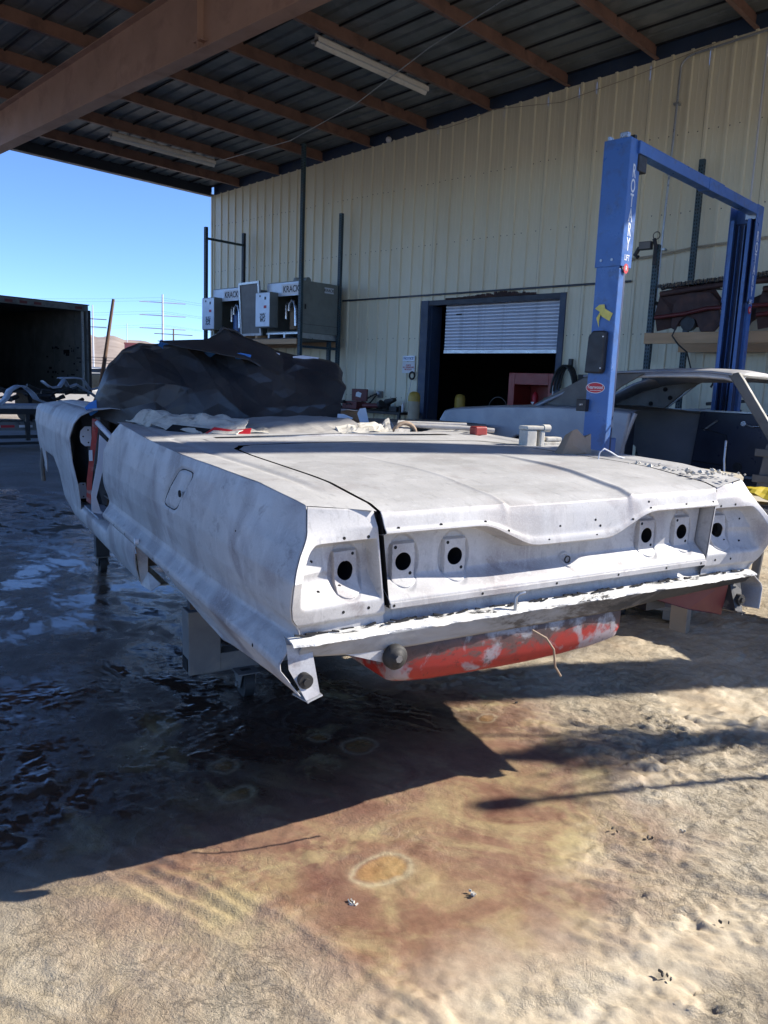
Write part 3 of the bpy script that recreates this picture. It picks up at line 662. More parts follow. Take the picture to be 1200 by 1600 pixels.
c2_ = cooler((-16.32, 10.80, 2.30), 'smaller grey cooler unit with KRACK panel at the far left end of the shelf', 1.10, 'lift_blue', True)
mp_ = thing('coil_panel', 'framed grey mesh coil panel leaning between the two cooler units', 'panel', (-14.98, 10.66, 2.36))
mp_.rotation_euler = (R(4), 0, R(-2))
MB().box((0, 0, 0), (.05, .05, 1.16)).box((.74, 0, 0), (.79, .05, 1.16)).box((.051, 0, 1.11), (.739, .05, 1.16)).box((.051, 0, 0), (.739, .05, .05)).build('frame', M['galv'], mp_, bevel=.003)
MB().box((.051, .02, .051), (.739, .035, 1.109)).build('mesh_sheet', M['mesh_pan'], mp_)
for q in (.12, .60): MB().box((q, -.02, -.06), (q+.08, .4, -.001)).build('foot_block', M['timber'], mp_)

# right hand rack
rackR = thing('pallet_rack', 'teal pallet rack behind the blue lift with timber beams and rusty parts', 'rack', (-4.2, 11.2, 0))
for (x, y, z1) in ((-5.20, 10.70, 3.46), (-5.16, 11.80, 4.82), (-2.2, 10.7, 3.5), (-2.2, 11.8, 4.8)):
    upright(rackR, x+4.2, y-11.2, 0, z1)
for z in (.4, 1.3, 2.65): MB().box((-1.02, -.46, z), (-.98, .56, z+.05)).build('brace', M['rack_blue'], rackR)
for (y, z) in ((10.62, 2.10), (11.76, 2.05), (10.62, .92), (11.76, .92)):
    MB().box((-1.03, y-11.2-.02, z), (2.05, y-11.2+.02, z+.15)).build('timber_beam', M['timber'], rackR, bevel=.003)
MB().box((-.96, -.5, 1.071), (1.98, .54, 1.085)).build('shelf_deck', M['dark'], rackR)
# flood light clamped to the front post
fl = thing('clamp_lamp', 'black clamp work lamp on top of the rack front post', 'lamp', (-5.20, 10.62, 3.42))
MB().box((-.20, -.09, -.04), (-.02, -.01, .07)).build('lamp_head', M['black_plastic'], fl, bevel=.01)
MB().box((-.19, -.095, -.03), (-.03, -.091, .06)).build('lens', M['mesh_pan'], fl)
MB().path([(-.2, -.05, .0), (-.26, -.05, -.10), (-.21, -.05, -.13)], .03).build('clamp', M['black_plastic'], fl)
MB().path([(.03, -.04, -.25), (.03, -.04, .0), (.0, -.04, .10)], .028).build('bracket', M['black_plastic'], fl)
MB().path([(.03+.05*math.cos(a), -.04, .14+.05*math.sin(a)) for a in np.linspace(0, 6.2, 14)], .007).build('hook', M['black_plastic'], fl)
# rusty front clip resting on the timber beams
rf = thing('rusty_front_clip', 'rusty brown car front clip lying on the timber beams of the rack', 'car part', (-4.9, 10.7, 2.26))
def wob(pts, ax, a, b, m, name, parent, bev=.01): return MB().prism(pts, ax, a, b).build(name, m, parent, bevel=bev)
n1 = [(0, .34), (.06, .46), (.22, .53), (.5, .52), (.62, .40), (.68, .10), (.60, 0), (.42, .0), (.34, .16), (.20, .22), (.12, .16), (.06, .03), (.0, .06)]
wob([(z, x) for x, z in n1][::-1], 1, .0, .05, M['rust'], 'inner_fender', rf)
wob([(z, x+.75) for x, z in n1][::-1], 1, .55, .60, M['rust'], 'inner_fender', rf)
MB().path([(-.22, -.05, .20), (.2, -.05, .24), (.5, -.05, .30), (1.0, -.05, .31), (1.8, -.05, .33)], .028).build('cross_bar', M['dark_red'], rf)
MB().path([(-.18, -.02, .52), (.2, -.02, .56), (.8, .0, .62), (1.8, .0, .64)], .04).build('top_rail', M['rust'], rf)
MB().add([(-.25, 0, .25), (-.20, 0, .50), (.05, 0, .62), (.55, 0, .58), (.65, .1, .40), (.5, .12, .05), (.1, .15, .1), (-.22, .05, .02), (-.25, .5, .3), (-.18, .5, .52), (.05, .5, .64), (.55, .5, .60)],
  [(0,1,9,8),(1,2,10,9),(2,3,11,10),(0,7,6,1),(1,6,5,2),(2,5,4,3)]).build('fender_skin', M['rust'], rf, solid=.006)
MB().bar((.22, .03, .12), (.22, .13, .12), .10, n=18).build('hub', M['steel_dark'], rf)
rf2 = copy_tree(rf); rf2.location = (-3.55, 10.75, 2.26); rf2['label'] = 'rusty brown inner fender section at the far right end of the rack'; 
gt = thing('wrapped_grille', 'long crumpled silver grille strip lying over the rusty front clip', 'car part', (-5.15, 10.62, 2.86))
gp = []
for i in range(40):
    t = i/39; row = []
    for j in range(5):
        row.append((t*1.7, .02+j*.05, .0+.10*t+[0, .05, .065, .05, .0][j]+.006*math.sin(i*1.9+j)))
    gp.append(row)
MB().grid(gp, smooth=False).build('strip', M['chrome'], gt, solid=.004)
gl = MB()
for i in range(34): gl.cbox((.02+i*.05, .02, .02+.10*(i*.05)/1.7), (.004, .006, .03))
tag(gl.build('grille_teeth', M['steel_dark'], gt), kind='stuff')
cb = thing('hanging_cable', 'black cable looping down from the timber beam of the rack', 'cable', (-4.75, 10.55, 2.2))
MB().path([(0, 0, .12), (-.05, 0, .0), (.05, 0, -.12), (.18, 0, -.22), (.26, 0, -.45), (.40, 0, -.58), (.55, 0, -.48), (.72, 0, -.25), (.85, 0, .05)], .011).build('cable', M['cable'], cb)
MB().path([(.55, 0, -.68), (.72, 0, -.36), (.86, 0, .04)], .015).build('hose', M['cable'], cb)
# things on the lower shelf seen through the coupe
for i, (x, wd, hh, m_, lab) in enumerate(((-4.75, .75, .16, 'galv', 'pale metal channel pieces on the lower rack shelf'), (-4.55, .6, .30, 'dark', 'dark bundle of car parts on the lower rack shelf'), (-3.7, .7, .22, 'steel_dark', 'dark steel frame piece at the right of the lower shelf'))):
    t = thing('spare_part', lab, 'car part', (x, 11.0+.1*i, 1.086)); b = MB()
    b.box((0, 0, 0), (wd, .12, hh*.3)).box((.05, .13, 0), (wd*.8, .3, hh*.5)).bar((.02, .2, hh*.7), (wd, .05, hh*.9), .025)
    b.build('bracket', M[m_], t, bevel=.01)

# ------------------------------------------------------------------ two post lift
lift = thing('two_post_lift', 'blue two post car lift with white ROTARY lettering standing over the grey coupe', 'car lift', (-3.78, 8.45, 0))
def post(y, sgn, x0=-3.905, x1=-3.647):
    """sgn=+1: channel opens to +Y"""
    ox, oy = -3.78, 8.45; d = .21
    def Bx(xa, xb, ya, yb, za, zb):
        q = sorted((y+sgn*ya-oy, y+sgn*yb-oy)); return (xa-ox, q[0], za), (xb-ox, q[1], zb)
    root = MB().box(*Bx(x0+.012, x1-.012, 0, .008, .02, 2.56))
    root.box(*Bx(x0+.012, x0+.020, .0081, d, .02, 3.50)).box(*Bx(x1-.055, x1-.047, .0081, .105, .02, 3.50))
    root.box(*Bx(x0+.0201, x0+.06, d-.008, d, .02, 3.50)).box(*Bx(x1-.095, x1-.0551, d-.008, d, .02, 3.50))
    p = root.build('column', M['lift_blue'], lift, bevel=.004)
    MB().box(*Bx(x1-.0469, x1-.012, .0081, .10, .02, 2.52)).build('side_strip', M['lift_blue'], p, bevel=.003)
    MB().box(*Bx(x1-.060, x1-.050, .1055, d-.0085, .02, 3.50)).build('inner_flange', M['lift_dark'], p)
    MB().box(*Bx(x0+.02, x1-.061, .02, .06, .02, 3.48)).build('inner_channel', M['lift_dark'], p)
    for q in (.30, .62): MB().box(*Bx(x0+.02+q*.2, x0+.03+q*.2, .06, .11, .02, 3.45)).build('guide_rail', M['lift_blue'], p)
    top = MB().box(*Bx(x0-.003, x1+.003, -.008, -.0005, 2.54, 3.66)).box(*Bx(x1-.006, x1+.003, -.0004, .20, 2.54, 3.66)).box(*Bx(x0-.003, x0+.006, -.0004, .20, 2.54, 3.66)).build('top_cover', M['lift_blue'], p, bevel=.004)
    for xx in (x0+.06, x0+.17): MB().bar((xx-ox, y-sgn*.016-oy, 2.60), (xx-ox, y-sgn*.008-oy, 2.60), .012, n=10).build('bolt', M['galv'], p)
    MB().box(*Bx(x0-.12, x1+.12, -.08, .42, 0, .019)).build('base_plate', M['lift_blue'], p)
    MB().box(*Bx(x0+.02, x1-.055, .12, d+.10, .28, .95)).build('carriage', M['lift_blue'], p, bevel=.008)
    for s_ in (-1, 1): MB().bar((s_*.06, y+sgn*.28-oy, .31), (s_*.55, y+sgn*.75-oy, .31), .05, .04, n=4, smooth=False).build('swing_arm', M['lift_blue'], p)
    return p
pL = post(6.80, 1); pR = post(10.12, -1, -3.93, -3.62)
MB().box((-.14, -1.68+.1, 3.54), (-.12, -1.60+.1, 3.72)).build('cable_tab', M['galv'], pL)
MB().box((.02, -1.655, 3.661), (.10, -1.60, 3.71)).build('pulley_bracket', M['galv'], pL, bevel=.006)
MB().box((.02, -1.56, 3.661), (.12, -1.52, 3.70)).build('pulley_bracket', M['dark'], pL)
ob = MB().box((.05, -1.52, 3.545), (.16, 1.55, 3.655)).build('overhead_beam', M['lift_blue'], lift, bevel=.006)
MB().box((.045, .05, 3.538), (.165, .45, 3.661)).build('splice_sleeve', M['lift_blue'], ob, bevel=.004)
MB().box((.03, -1.50, 3.40), (.15, -1.34, 3.545)).build('safety_switch', M['dark'], lift, bevel=.01)
MB().box((.02, 1.50, 3.50), (.14, 1.58, 3.60)).build('pulley_bracket', M['galv'], lift)
for (p, yy, zt, sc) in ((pL, 6.90, 3.38, 1), (pR, 10.02, 3.30, 1)):
    z = zt
    for ch in 'ROTARY':
        text_mesh(ch, .165, M['white'], p, Vector((-3.6435+3.78 if p is pL else -3.6165+3.78, yy-8.45, z)), ROT_SIDE, stretch=.62, name='letter'); z -= .128
    text_mesh('LIFT', .075, M['white'], p, Vector((-3.6435+3.78 if p is pL else -3.6165+3.78, yy-8.45, z+.01)), ROT_SIDE, stretch=.7)
    z -= .085
    MB().bar((-3.645+3.78 if p is pL else -3.618+3.78, yy-8.45, z), (-3.642+3.78 if p is pL else -3.615+3.78, yy-8.45, z), .045, n=24, smooth=False).build('round_logo', M['red_print'], p)
    text_mesh('R', .06, M['white'], p, Vector((-3.640+3.78 if p is pL else -3.613+3.78, yy-8.45, z)), ROT_SIDE, name='logo_letter')
# stuff on the front face of the near post
MB().prism([(1.565, -.115), (1.90, -.10), (1.955, -.06), (1.955, .065), (1.93, .075), (1.59, .072), (1.56, .05)], 1, -1.725, -1.6505).build('motor_cover', M['black_plastic'], pL, bevel=.014)
for (x, z) in ((.058, 1.90), (.055, 1.61)): MB().bar((x, -1.731, z), (x, -1.724, z), .007, n=8).build('cover_screw', M['white'], pL)
tp = MB()
q_ = [(-.09,-1.655,2.165),(-.045,-1.66,2.198),(.01,-1.665,2.20),(.02,-1.665,2.16),(.10,-1.66,2.115),(.07,-1.655,2.045),(.0,-1.67,2.085),(-.02,-1.675,2.105),(-.035,-1.66,2.04),(-.03,-1.66,1.985),(-.058,-1.675,2.075),(-.03,-1.665,2.13)]
tp.add(q_, [(0,11,1),(1,11,3,2),(11,7,6,3),(3,6,5,4),(7,11,10),(7,10,8),(8,10,9)]).build('yellow_tape_scrap', M['yellow_tape'], pL, solid=.002)
def oval(parent, c, a, b, m, y, name):
    vs = [(c[0]+a*math.cos(t), y, c[1]+b*math.sin(t)) for t in np.linspace(0, 2*math.pi, 32, endpoint=False)]
    return MB().add(vs, [tuple(range(32))]).build(name, m, parent, solid=.0015)
oval(pL, (-.022, 1.427), .100, .052, M['white'], -1.652, 'sticker_border'); oval(pL, (-.022, 1.427), .093, .046, M['red_print'], -1.6545, 'oval_sticker')
text_mesh('Yearwood', .046, M['white'], pL, Vector((-.022, -1.6575, 1.432)), ROT_FRONT, stretch=.86)
MB().box((-.075, -1.6565, 1.400), (.045, -1.6562, 1.404)).build('sticker_line', M['white'], pL)
MB().box((-.18, -1.71, 1.20), (-.075, -1.62, 1.315)).build('switch_box', M['black_plastic'], pL, bevel=.006)
text_mesh('LIFT', .022, M['white'], pL, Vector((-.127, -1.7115, 1.262)), ROT_FRONT)

# ------------------------------------------------------------------ grey coupe on the lift
# local frame: x = towards its nose (+X world), y = towards wall, origin under the near door
cp_ = thing('stripped_coupe', 'bare grey stripped hardtop coupe body parked behind between the lift posts', 'car', (-3.8, 7.55, 0))
W2 = 1.9
def shell(side, m, name, y0, t, parent=cp_, bev=.008): return MB().prism([(z, x) for x, z in side][::-1], 1, y0, t).build(name, M[m], parent, bevel=bev)
quarter = [(-2.52, .98), (-2.44, 1.10), (-2.30, 1.135), (-1.6, 1.19), (-.95, 1.215), (-.35, 1.225), (.02, 1.20), (.0, 1.0), (-.05, .72), (-.06, .50), (-.75, .48), (-.85, .72), (-1.05, .86), (-1.35, .86), (-1.55, .72), (-1.65, .46), (-2.40, .50), (-2.50, .70)]
def bulged(side, name, y, out, m):
    """side skin with a crown: outline polygon plus inset outline pushed outwards"""
    n_ = len(side); cx = sum(p[0] for p in side)/n_; cz = sum(p[1] for p in side)/n_
    b = MB(); b.prism([(z, x) for x, z in side][::-1], 1, y, y+(-out)*.25); return b.build(name, M[m], cp_, bevel=.02)
bulged(quarter, 'quarter_panel', .0, .2, 'coupe')
bulged(quarter, 'quarter_panel', W2, -.2, 'coupe')
# quarter upper face leans in to the deck: rounded shoulder
sh_ = []
for x, z in ((-2.46, 1.08), (-2.30, 1.135), (-1.6, 1.19), (-.95, 1.215), (-.35, 1.225), (.02, 1.20)):
    sh_.append([(x, .0, z-.03), (x, .03, z+.0), (x, .10, z+.012), (x, .25, z+.012), (x, .95, z+.035), (x, 1.65, z+.012), (x, 1.87, z+.0), (x, 1.9, z-.03)])
MB().grid(sh_[:4]).build('boot_lid', M['coupe'], cp_)
sc = [[(p[0], p[1], p[2]) for p in r_ ] for r_ in sh_[3:]]
MB().grid([[q for q in r_[:4]] for r_ in sc]).build('quarter_top', M['coupe'], cp_)
MB().grid([[q for q in r_[4:]] for r_ in sc]).build('quarter_top', M['coupe'], cp_)
# tail panel
MB().box((-2.50, .03, .55), (-2.44, 1.87, 1.06)).build('tail_panel', M['coupe'], cp_, bevel=.02)
# roof: crowned shell with inner headliner
rp = []
for x, z in ((-1.30, 1.24), (-1.18, 1.30), (-.75, 1.52), (-.5, 1.60), (-.2, 1.645), (.2, 1.665), (.6, 1.670), (.85, 1.655), (.96, 1.632), (1.0, 1.60)):
    row = []
    for k in range(13):
        t = k/12*2-1; inset = .18*sstep(1.25, 1.66, z); yy = W2/2+t*(W2/2-.06-inset*.6)
        row.append((x, yy, z-.045*abs(t)**4-(.03 if abs(t) > .99 else 0)+.012*(1-t*t)))
    rp.append(row)
MB().grid(rp[3:]).build('roof_skin', simple('coupe_roof_metal', (.50, .50, .51), .4, .2, .1, 3), cp_, solid=.03)
for side_ in (0, 1):   # sail panels at each side of the rear window
    js = (0, 1, 2) if side_ == 0 else (10, 11, 12)
    MB().grid([[rp[i][j] for j in js] for i in range(0, 4)]).build('sail_panel', M['coupe'], cp_, solid=.03)
# inner sail panel with holes, dark
for y_, d_ in ((.12, .03), (W2-.15, .03)):
    shell([(-1.25, 1.23), (-.62, 1.55), (-.30, 1.60), (.06, 1.60), (-.20, 1.45), (-.45, 1.22)], 'coupe_grey', 'inner_sail', y_, y_+d_)
hl = MB()
for (x, z) in ((-.45, 1.46), (-.38, 1.36), (-.62, 1.28), (-.55, 1.52)): hl.bar((x, .116, z), (x, .1199, z), .028, n=12)
for (x, z) in ((-.45, 1.46), (-.38, 1.36), (-.62, 1.28)): hl.bar((x, W2-.156, z), (x, W2-.1501, z), .028, n=12)
tag(hl.build('sail_holes', M['hole'], cp_), kind='stuff')
# drip rail
for y_ in (.085, W2-.105): MB().path([(-.62, y_, 1.555), (-.2, y_, 1.605), (.3, y_, 1.625), (.75, y_, 1.622), (.95, y_, 1.60)], .012).build('drip_rail', M['coupe'], cp_)
# windscreen pillars and header
for y_ in (.10, W2-.16):
    MB().prism([(1.60, .90), (1.625, 1.0), (1.56, 1.05), (1.06, 1.40), (.98, 1.45), (.90, 1.44), (.96, 1.36), (1.30, 1.12), (1.50, .98)], 1, y_, y_+.06).build('windscreen_pillar', M['coupe_grey'], cp_, bevel=.01)
MB().box((.93, .16, 1.575), (1.0, W2-.16, 1.61)).build('roof_header', M['coupe_grey'], cp_, bevel=.01)
# cowl and dash, hinge pillar
MB().box((1.36, .05, .80), (1.60, W2-.05, .97)).build('cowl', M['coupe_grey'], cp_, bevel=.02)
for y_ in (.03, W2-.11): MB().prism([(.45, 1.28), (.97, 1.34), (1.02, 1.46), (.80, 1.58), (.50, 1.62)], 1, y_, y_+.08).build('hinge_pillar', M['coupe_grey'], cp_, bevel=.01)
for z in (.62, .86): MB().box((1.26, -.0, z), (1.42, .03, z+.07)).build('door_hinge', M['coupe_grey'], cp_, bevel=.006)
# lock pillar flange (pale, ragged)
MB().path([(.04, .02, 1.19), (.0, .0, 1.05), (-.05, -.01, .86), (-.06, -.01, .62)], .03).build('lock_pillar', M['coupe'], cp_)
MB().path([(-.06, .0, 1.16), (-.12, -.01, 1.0), (-.15, -.01, .8), (-.15, -.01, .62)], .022).build('wheelhouse_flange', M['coupe'], cp_)
# floor, rockers, seat well, far door
MB().box((-.8, .05, .44), (1.6, W2-.05, .47)).build('floor_pan', M['coupe_grey'], cp_)
for y_ in (.0, W2-.07): MB().box((-.06, y_, .42), (1.34, y_+.07, .56)).build('rocker', M['coupe'], cp_, bevel=.01)
fd = MB().prism([(.50, -.08), (1.215, -.02), (1.215, 1.02), (1.18, 1.25), (.50, 1.27)], 1, W2-.09, W2-.02).build('far_door', M['coupe_dark'], cp_, bevel=.012)
MB().path([(-.05, W2-.1, .62), (.35, W2-.11, .60), (.32, W2-.11, .95), (.02, W2-.11, 1.02)], .008).build('regulator_rod', M['steel_dark'], fd)
MB().path([(.05, W2-.1, 1.0), (.20, W2-.105, 1.12)], .012).build('regulator_arm', M['galv'], fd)
MB().path([(.50, W2-.1, 1.10), (.60, W2-.125, 1.07), (.68, W2-.125, 1.08)], .012).build('door_handle', M['chrome'], fd)
MB().bar((.50, W2-.12, 1.10), (.50, W2-.09, 1.10), .03, n=14).build('handle_boss', M['chrome'], fd)
MB().bar((.48, W2-.11, .60), (.48, W2-.09, .60), .05, n=16).build('speaker_hole', M['steel_dark'], fd)
MB().path([(.90, W2-.09, .50), (.92, W2-.09, 1.22), (.86, W2-.12, 1.58)], .014).build('vent_frame', M['steel_dark'], cp_)
MB().path([(-.42, W2-.12, 1.24), (-.05, W2-.12, 1.56), (.88, W2-.12, 1.59)], .012).build('window_frame', M['galv'], cp_)
MB().box((-.42, W2-.13, 1.216), (1.1, W2-.08, 1.235)).build('belt_rail', M['galv'], cp_)
MB().path([(.98, .03, .98), (1.0, -.02, .80), (1.02, -.02, .62), (1.10, -.03, .56), (1.22, -.05, .60)], .010).build('loose_cable', M['galv'], cp_)
# rear wheelhouse dark inside
MB().box((-1.6, .12, .46), (-.9, .16, .95)).build('wheelhouse', M['coupe_dark'], cp_)
MB().box((-.85, .2, .47), (-.78, W2-.2, 1.15)).build('seat_divider', M['coupe_dark'], cp_)
# stands under the coupe
for i, (x, y) in enumerate(((-.3, .35), (-.3, 1.5), (1.3, .35), (1.3, 1.5), (-2.0, .4), (-2.0, 1.5))):
    MB().box((x-.04, y-.04, .0), (x+.04, y+.04, .44)).build('body_stand', M['steel_dark'], cp_)

# ------------------------------------------------------------------ by the wall: bench, bollards, sign, cabinet
bench = thing('work_bench', 'low dark work bench against the wall left of the doorway', 'bench', (-11.5, 11.5, 0))
MB().box((-1.15, -.3, .82), (1.05, .32, .87)).build('bench_top', M['dark'], bench, bevel=.005)
for (x, y) in ((-1.1, -.26), (1.0, -.26), (-1.1, .28), (1.0, .28), (0, -.26)): MB().box((x-.03, y-.02, 0), (x+.03, y+.02, .819)).build('leg', M['steel_dark'], bench)
MB().box((-1.1, -.27, .30), (1.0, .28, .33)).build('lower_shelf', M['dark'], bench)
def item(name, label, cat, loc, fn, rz=0):
    t = thing(name, label, cat, loc, rotz=rz); fn(t); return t
def toolcase(t):
    MB().box((-.22, -.15, 0), (.22, .15, .16)).build('case_body', M['dark_red'], t, bevel=.01)
    MB().box((-.23, .13, .165), (.23, .17, .42)).build('case_lid', M['dark_red'], t, bevel=.01)
    MB().add([(-.1, .126, .26), (.05, .126, .24), (.08, .126, .33), (-.02, .126, .36), (-.09, .126, .34)], [(0,1,2,3,4)]).build('scuffed_label', M['white'], t)
    MB().path([(-.08, -.155, .08), (-.06, -.19, .11), (.06, -.19, .11), (.08, -.155, .08)], .01).build('handle', M['black_plastic'], t)
item('tool_case', 'open dark red tool case with scuffed label on the bench', 'tool case', (-12.05, 11.5, .87), toolcase)
def sander(t):
    MB().lathe([(0, 0), (.12, 0), (.13, .04), (.09, .09), (.06, .15), (0, .17)], n=16).build('body', M['dark'], t)
    MB().bar((0, 0, .12), (.3, -.05, .15), .03, n=8).build('handle', M['black_plastic'], t)
item('power_sander', 'dark power sander lying at the left of the bench', 'tool', (-12.45, 11.35, .87), sander)
def grinder(t):
    MB().bar((-.25, 0, .08), (.2, 0, .10), .06, .045, n=12).build('body', M['dark_red'], t)
    MB().bar((.2, 0, .10), (.27, 0, .14), .08, .09, n=16).build('head', M['dark'], t)
    MB().path([(-.25, 0, .08), (-.35, .05, .03), (-.2, .1, .02), (.0, .12, .02)], .012).build('cord', M['cable'], t)
item('polisher', 'dark red polisher lying in the middle of the bench', 'tool', (-11.45, 11.45, .87), grinder)
def polisher2(t):
    MB().prism([(0, -.2), (.06, -.22), (.12, -.05), (.22, .02), (.26, .25), (.20, .27), (.12, .1), (0, .1)], 1, -.06, .06).build('body', M['dark'], t, bevel=.015)
item('heat_gun', 'black heat gun resting behind the polisher on the bench', 'tool', (-11.25, 11.62, .88), polisher2)
def smallbox(t):
    MB().box((-.1, -.08, 0), (.1, .08, .10)).build('box', M['dark'], t, bevel=.006); MB().bar((.13, 0, 0), (.13, 0, .12), .03, n=10).build('can', M['dark'], t)
item('parts_box', 'small dark parts box at the right end of the bench', 'box', (-10.85, 11.5, .87), smallbox)
def socket_(t):
    MB().box((-.06, -.02, 0), (.06, .04, .14)).build('box', M['mesh_pan'], t, bevel=.005); MB().bar((-.03, -.06, .09), (-.03, -.02, .09), .035, n=12).build('plug', M['white'], t)
    MB().path([(-.03, -.06, .09), (-.2, -.12, .0), (-.4, -.2, -.12), (-.52, -.2, -.22)], .014).path([(-.03, -.06, .07), (-.15, -.12, -.1), (-.33, -.2, -.2)], .014).build('cords', M['cable'], t)
item('wall_outlet', 'outlet box on the wall above the bench with two plugged cords', 'outlet', (-11.72, 11.93, 1.12), socket_)
def spray(t):
    MB().lathe([(0, 0), (.03, 0), (.032, .14), (.02, .16), (.012, .17), (.012, .20), (0, .20)], n=14).build('bottle', M['white'], t)
item('white_bottle', 'small white bottle at the right corner of the bench', 'bottle', (-10.55, 11.4, .87), spray)
bo = thing('bollard', 'tan bollard with yellow top standing outside the doorway', 'bollard', (-10.17, 11.3, 0))
MB().lathe([(.115, 0), (.115, 1.12)], n=20).build('post', M['bollard_t'], bo)
MB().lathe([(.118, 1.10), (.118, 1.20), (.09, 1.26), (.04, 1.285), (0, 1.29)], n=20).build('yellow_cap', M['bollard_y'], bo)
bo2 = thing('bollard', 'yellow bollard inside the dark doorway', 'bollard', (-10.08, 12.6, 0))
MB().lathe([(.11, 0), (.11, 1.18), (.08, 1.25), (0, 1.27)], n=20).build('post', M['bollard_y'], bo2)
def sign_(t):
    MB().box((-.17, 0, -.13), (.17, .006, .10)).build('plate', M['white'], t); MB().box((-.165, -.002, .11), (.165, .006, .22)).build('header_plate', M['cooler_lt'], t)
    text_mesh('NOTICE', .075, M['lift_blue'], t, Vector((0, -.004, .165)), ROT_FRONT)
    text_mesh('CHECK\nALL SPRINKLERS\nMONTHLY', .042, M['red_print'], t, Vector((0, -.003, -.015)), ROT_FRONT)
item('notice_sign', 'small white notice sign on the wall beside the door frame', 'sign', (-10.96, 11.955, 1.78), sign_)
def ringh(t):
    MB().path([(.07*math.cos(a), 0, .07*math.sin(a)) for a in np.linspace(0, 6.28, 20)], .02).build('coil', M['cable'], t)
    MB().path([(0, 0, -.07), (-.1, 0, -.4), (-.25, 0, -.75)], .005).build('cord', M['paper_white'], t)
item('cable_coil', 'small black cable coil hanging under the notice sign', 'cable', (-10.80, 11.90, 1.60), ringh)
def cab(t):
    W_, Hh, D_ = 1.10, .78, .6
    MB().box((0, 0, 0), (.14, D_, Hh)).box((W_-.20, 0, 0), (W_, D_, Hh)).box((.141, 0, Hh-.22), (W_-.201, D_, Hh)).box((.141, 0, 0), (W_-.201, D_, .10)).box((.141, D_-.03, .101), (W_-.201, D_, Hh-.221)).build('cabinet_body', M['red_paint'], t, bevel=.006)
    MB().box((W_-.10, -.01, Hh*.50), (W_-.07, 0, Hh*.72)).build('door_latch', M['white'], t)
    MB().lathe([(.06, .10), (.06, .36), (.03, .42), (0, .44)], (.47, .25, 0), 14).build('red_canister', M['red_print'], t)
    MB().add([(.42, .18, .24), (.50, .18, .24), (.46, .18, .17)], [(0, 2, 1)]).build('label_sticker', M['white'], t)
    MB().lathe([(.05, .10), (.05, .28), (.02, .33), (0, .33)], (.72, .22, 0), 12).build('green_canister', simple('green_can', (.02, .16, .09), .4), t)
    MB().box((-.02, 0, -.93), (.02+W_, D_, -.001)).build('base_cabinet', M['dark'], t)
item('red_tool_cabinet', 'open fronted red cabinet with canisters just inside the doorway', 'cabinet', (-8.98, 12.7, .94), cab)
def wheelarc(t):
    MB().path([(.22*math.cos(a), 0, .22*math.sin(a)) for a in np.linspace(0, 3.14, 14)], .008).build('hoop', M['mesh_pan'], t); MB().box((-.3, -.1, -1.0), (.3, .2, -.001)).build('drum', M['dark'], t)
item('wire_hoop', 'thin wire hoop showing in the dark doorway', 'hoop', (-9.35, 12.9, 1.02), wheelarc)
def hoseh(t):
    for q in range(4):
        MB().path([((.16+.02*q)*math.cos(a)-.02*q, -.03*q, (.38+.03*q)*math.sin(a)-.1*q*.3) for a in np.linspace(.0+.1*q, 3.14, 16)], .022).build('hose_loop', M['cable'], t)
    MB().box((-.03, 0, .30), (.03, .06, .50)).build('hook', M['steel_dark'], t)
item('hose_coil', 'thick black hose coil hung on the wall right of the doorway', 'hose', (-7.16, 11.88, 1.45), hoseh)
wb = thing('wall_box', 'small dark box on the wall behind the near lift post', 'box', (-6.85, 11.86, 1.55)); MB().box((-.12, 0, -.12), (.12, .11, .14)).build('box', M['dark'], wb)

# ------------------------------------------------------------------ box trailer and flat cart on the left
tr = thing('box_trailer', 'dark open box trailer parked at the left with its rear facing the yard', 'trailer', (-20, 9.42, 0)); tr.rotation_euler = (0, 0, R(2.5))
TW, TH, TL = 2.75, 3.10, 9.0
MB().box((-TL, -TW, .9), (0, -TW+.04, TH)).build('side_wall', M['trailer_in'], tr)
MB().box((-TL, -.04, .9), (0, 0, TH)).build('side_wall', M['trailer_in'], tr)
MB().box((-TL, -TW+.041, TH-.04), (0, -.041, TH)).build('trailer_roof', M['trailer_in'], tr)
MB().box((-TL, -TW+.041, .85), (0, -.041, .92)).build('trailer_floor', M['dark'], tr)
MB().box((-TL-.04, -TW, .85), (-TL, 0, TH)).build('front_wall', M['trailer_in'], tr)
MB().box((.0, -.045, .80), (.06, .0, TH-.13)).build('rear_post', M['trailer_fr'], tr, bevel=.004)
MB().box((.0, -TW, .80), (.06, -TW+.10, TH-.13)).build('rear_post', M['trailer_fr'], tr, bevel=.004)
MB().box((-.02, -.16, .95), (.015, -.10, TH-.14)).build('door_track', M['galv'], tr)
MB().box((.0, -TW, TH-.128), (.07, .0, TH+.02)).build('rear_header', M['trailer_fr'], tr, bevel=.004)
MB().box((-.1, -TW-.01, TH+.0205), (.08, .03, TH+.04)).build('drip_cap', M['dark'], tr)
MB().box((-.5, .01, .85), (.03, .09, TH-.10)).build('folded_door', M['dark'], tr, bevel=.01)
for q in (-2.45, -2.1, -1.75, -1.4, -.35): MB().box((.071, q, TH-.095), (.085, q+.18, TH-.03)).build('marker_light', M['dark_red'], tr)
MB().box((-1.2, -.062, 1.9), (-.9, -.041, 2.0)).build('wall_plate', M['hole'], tr)
for i in range(7): MB().box((-.6-i*1.2, -.046, .95), (-.56-i*1.2, -.0405, TH-.05)).build('wall_rib', M['trailer_fr'], tr)
st_ = MB(); rg = random.Random(5)
for i in range(26): 
    a = -2.2+rg.random()*1.9; z = 1.2+rg.random()*.9; st_.cbox((a, -.0415, z), (.02+.1*rg.random(), .0008, .012+.02*rg.random()))
tag(st_.build('scuff_marks', M['hole'], tr), kind='stuff')
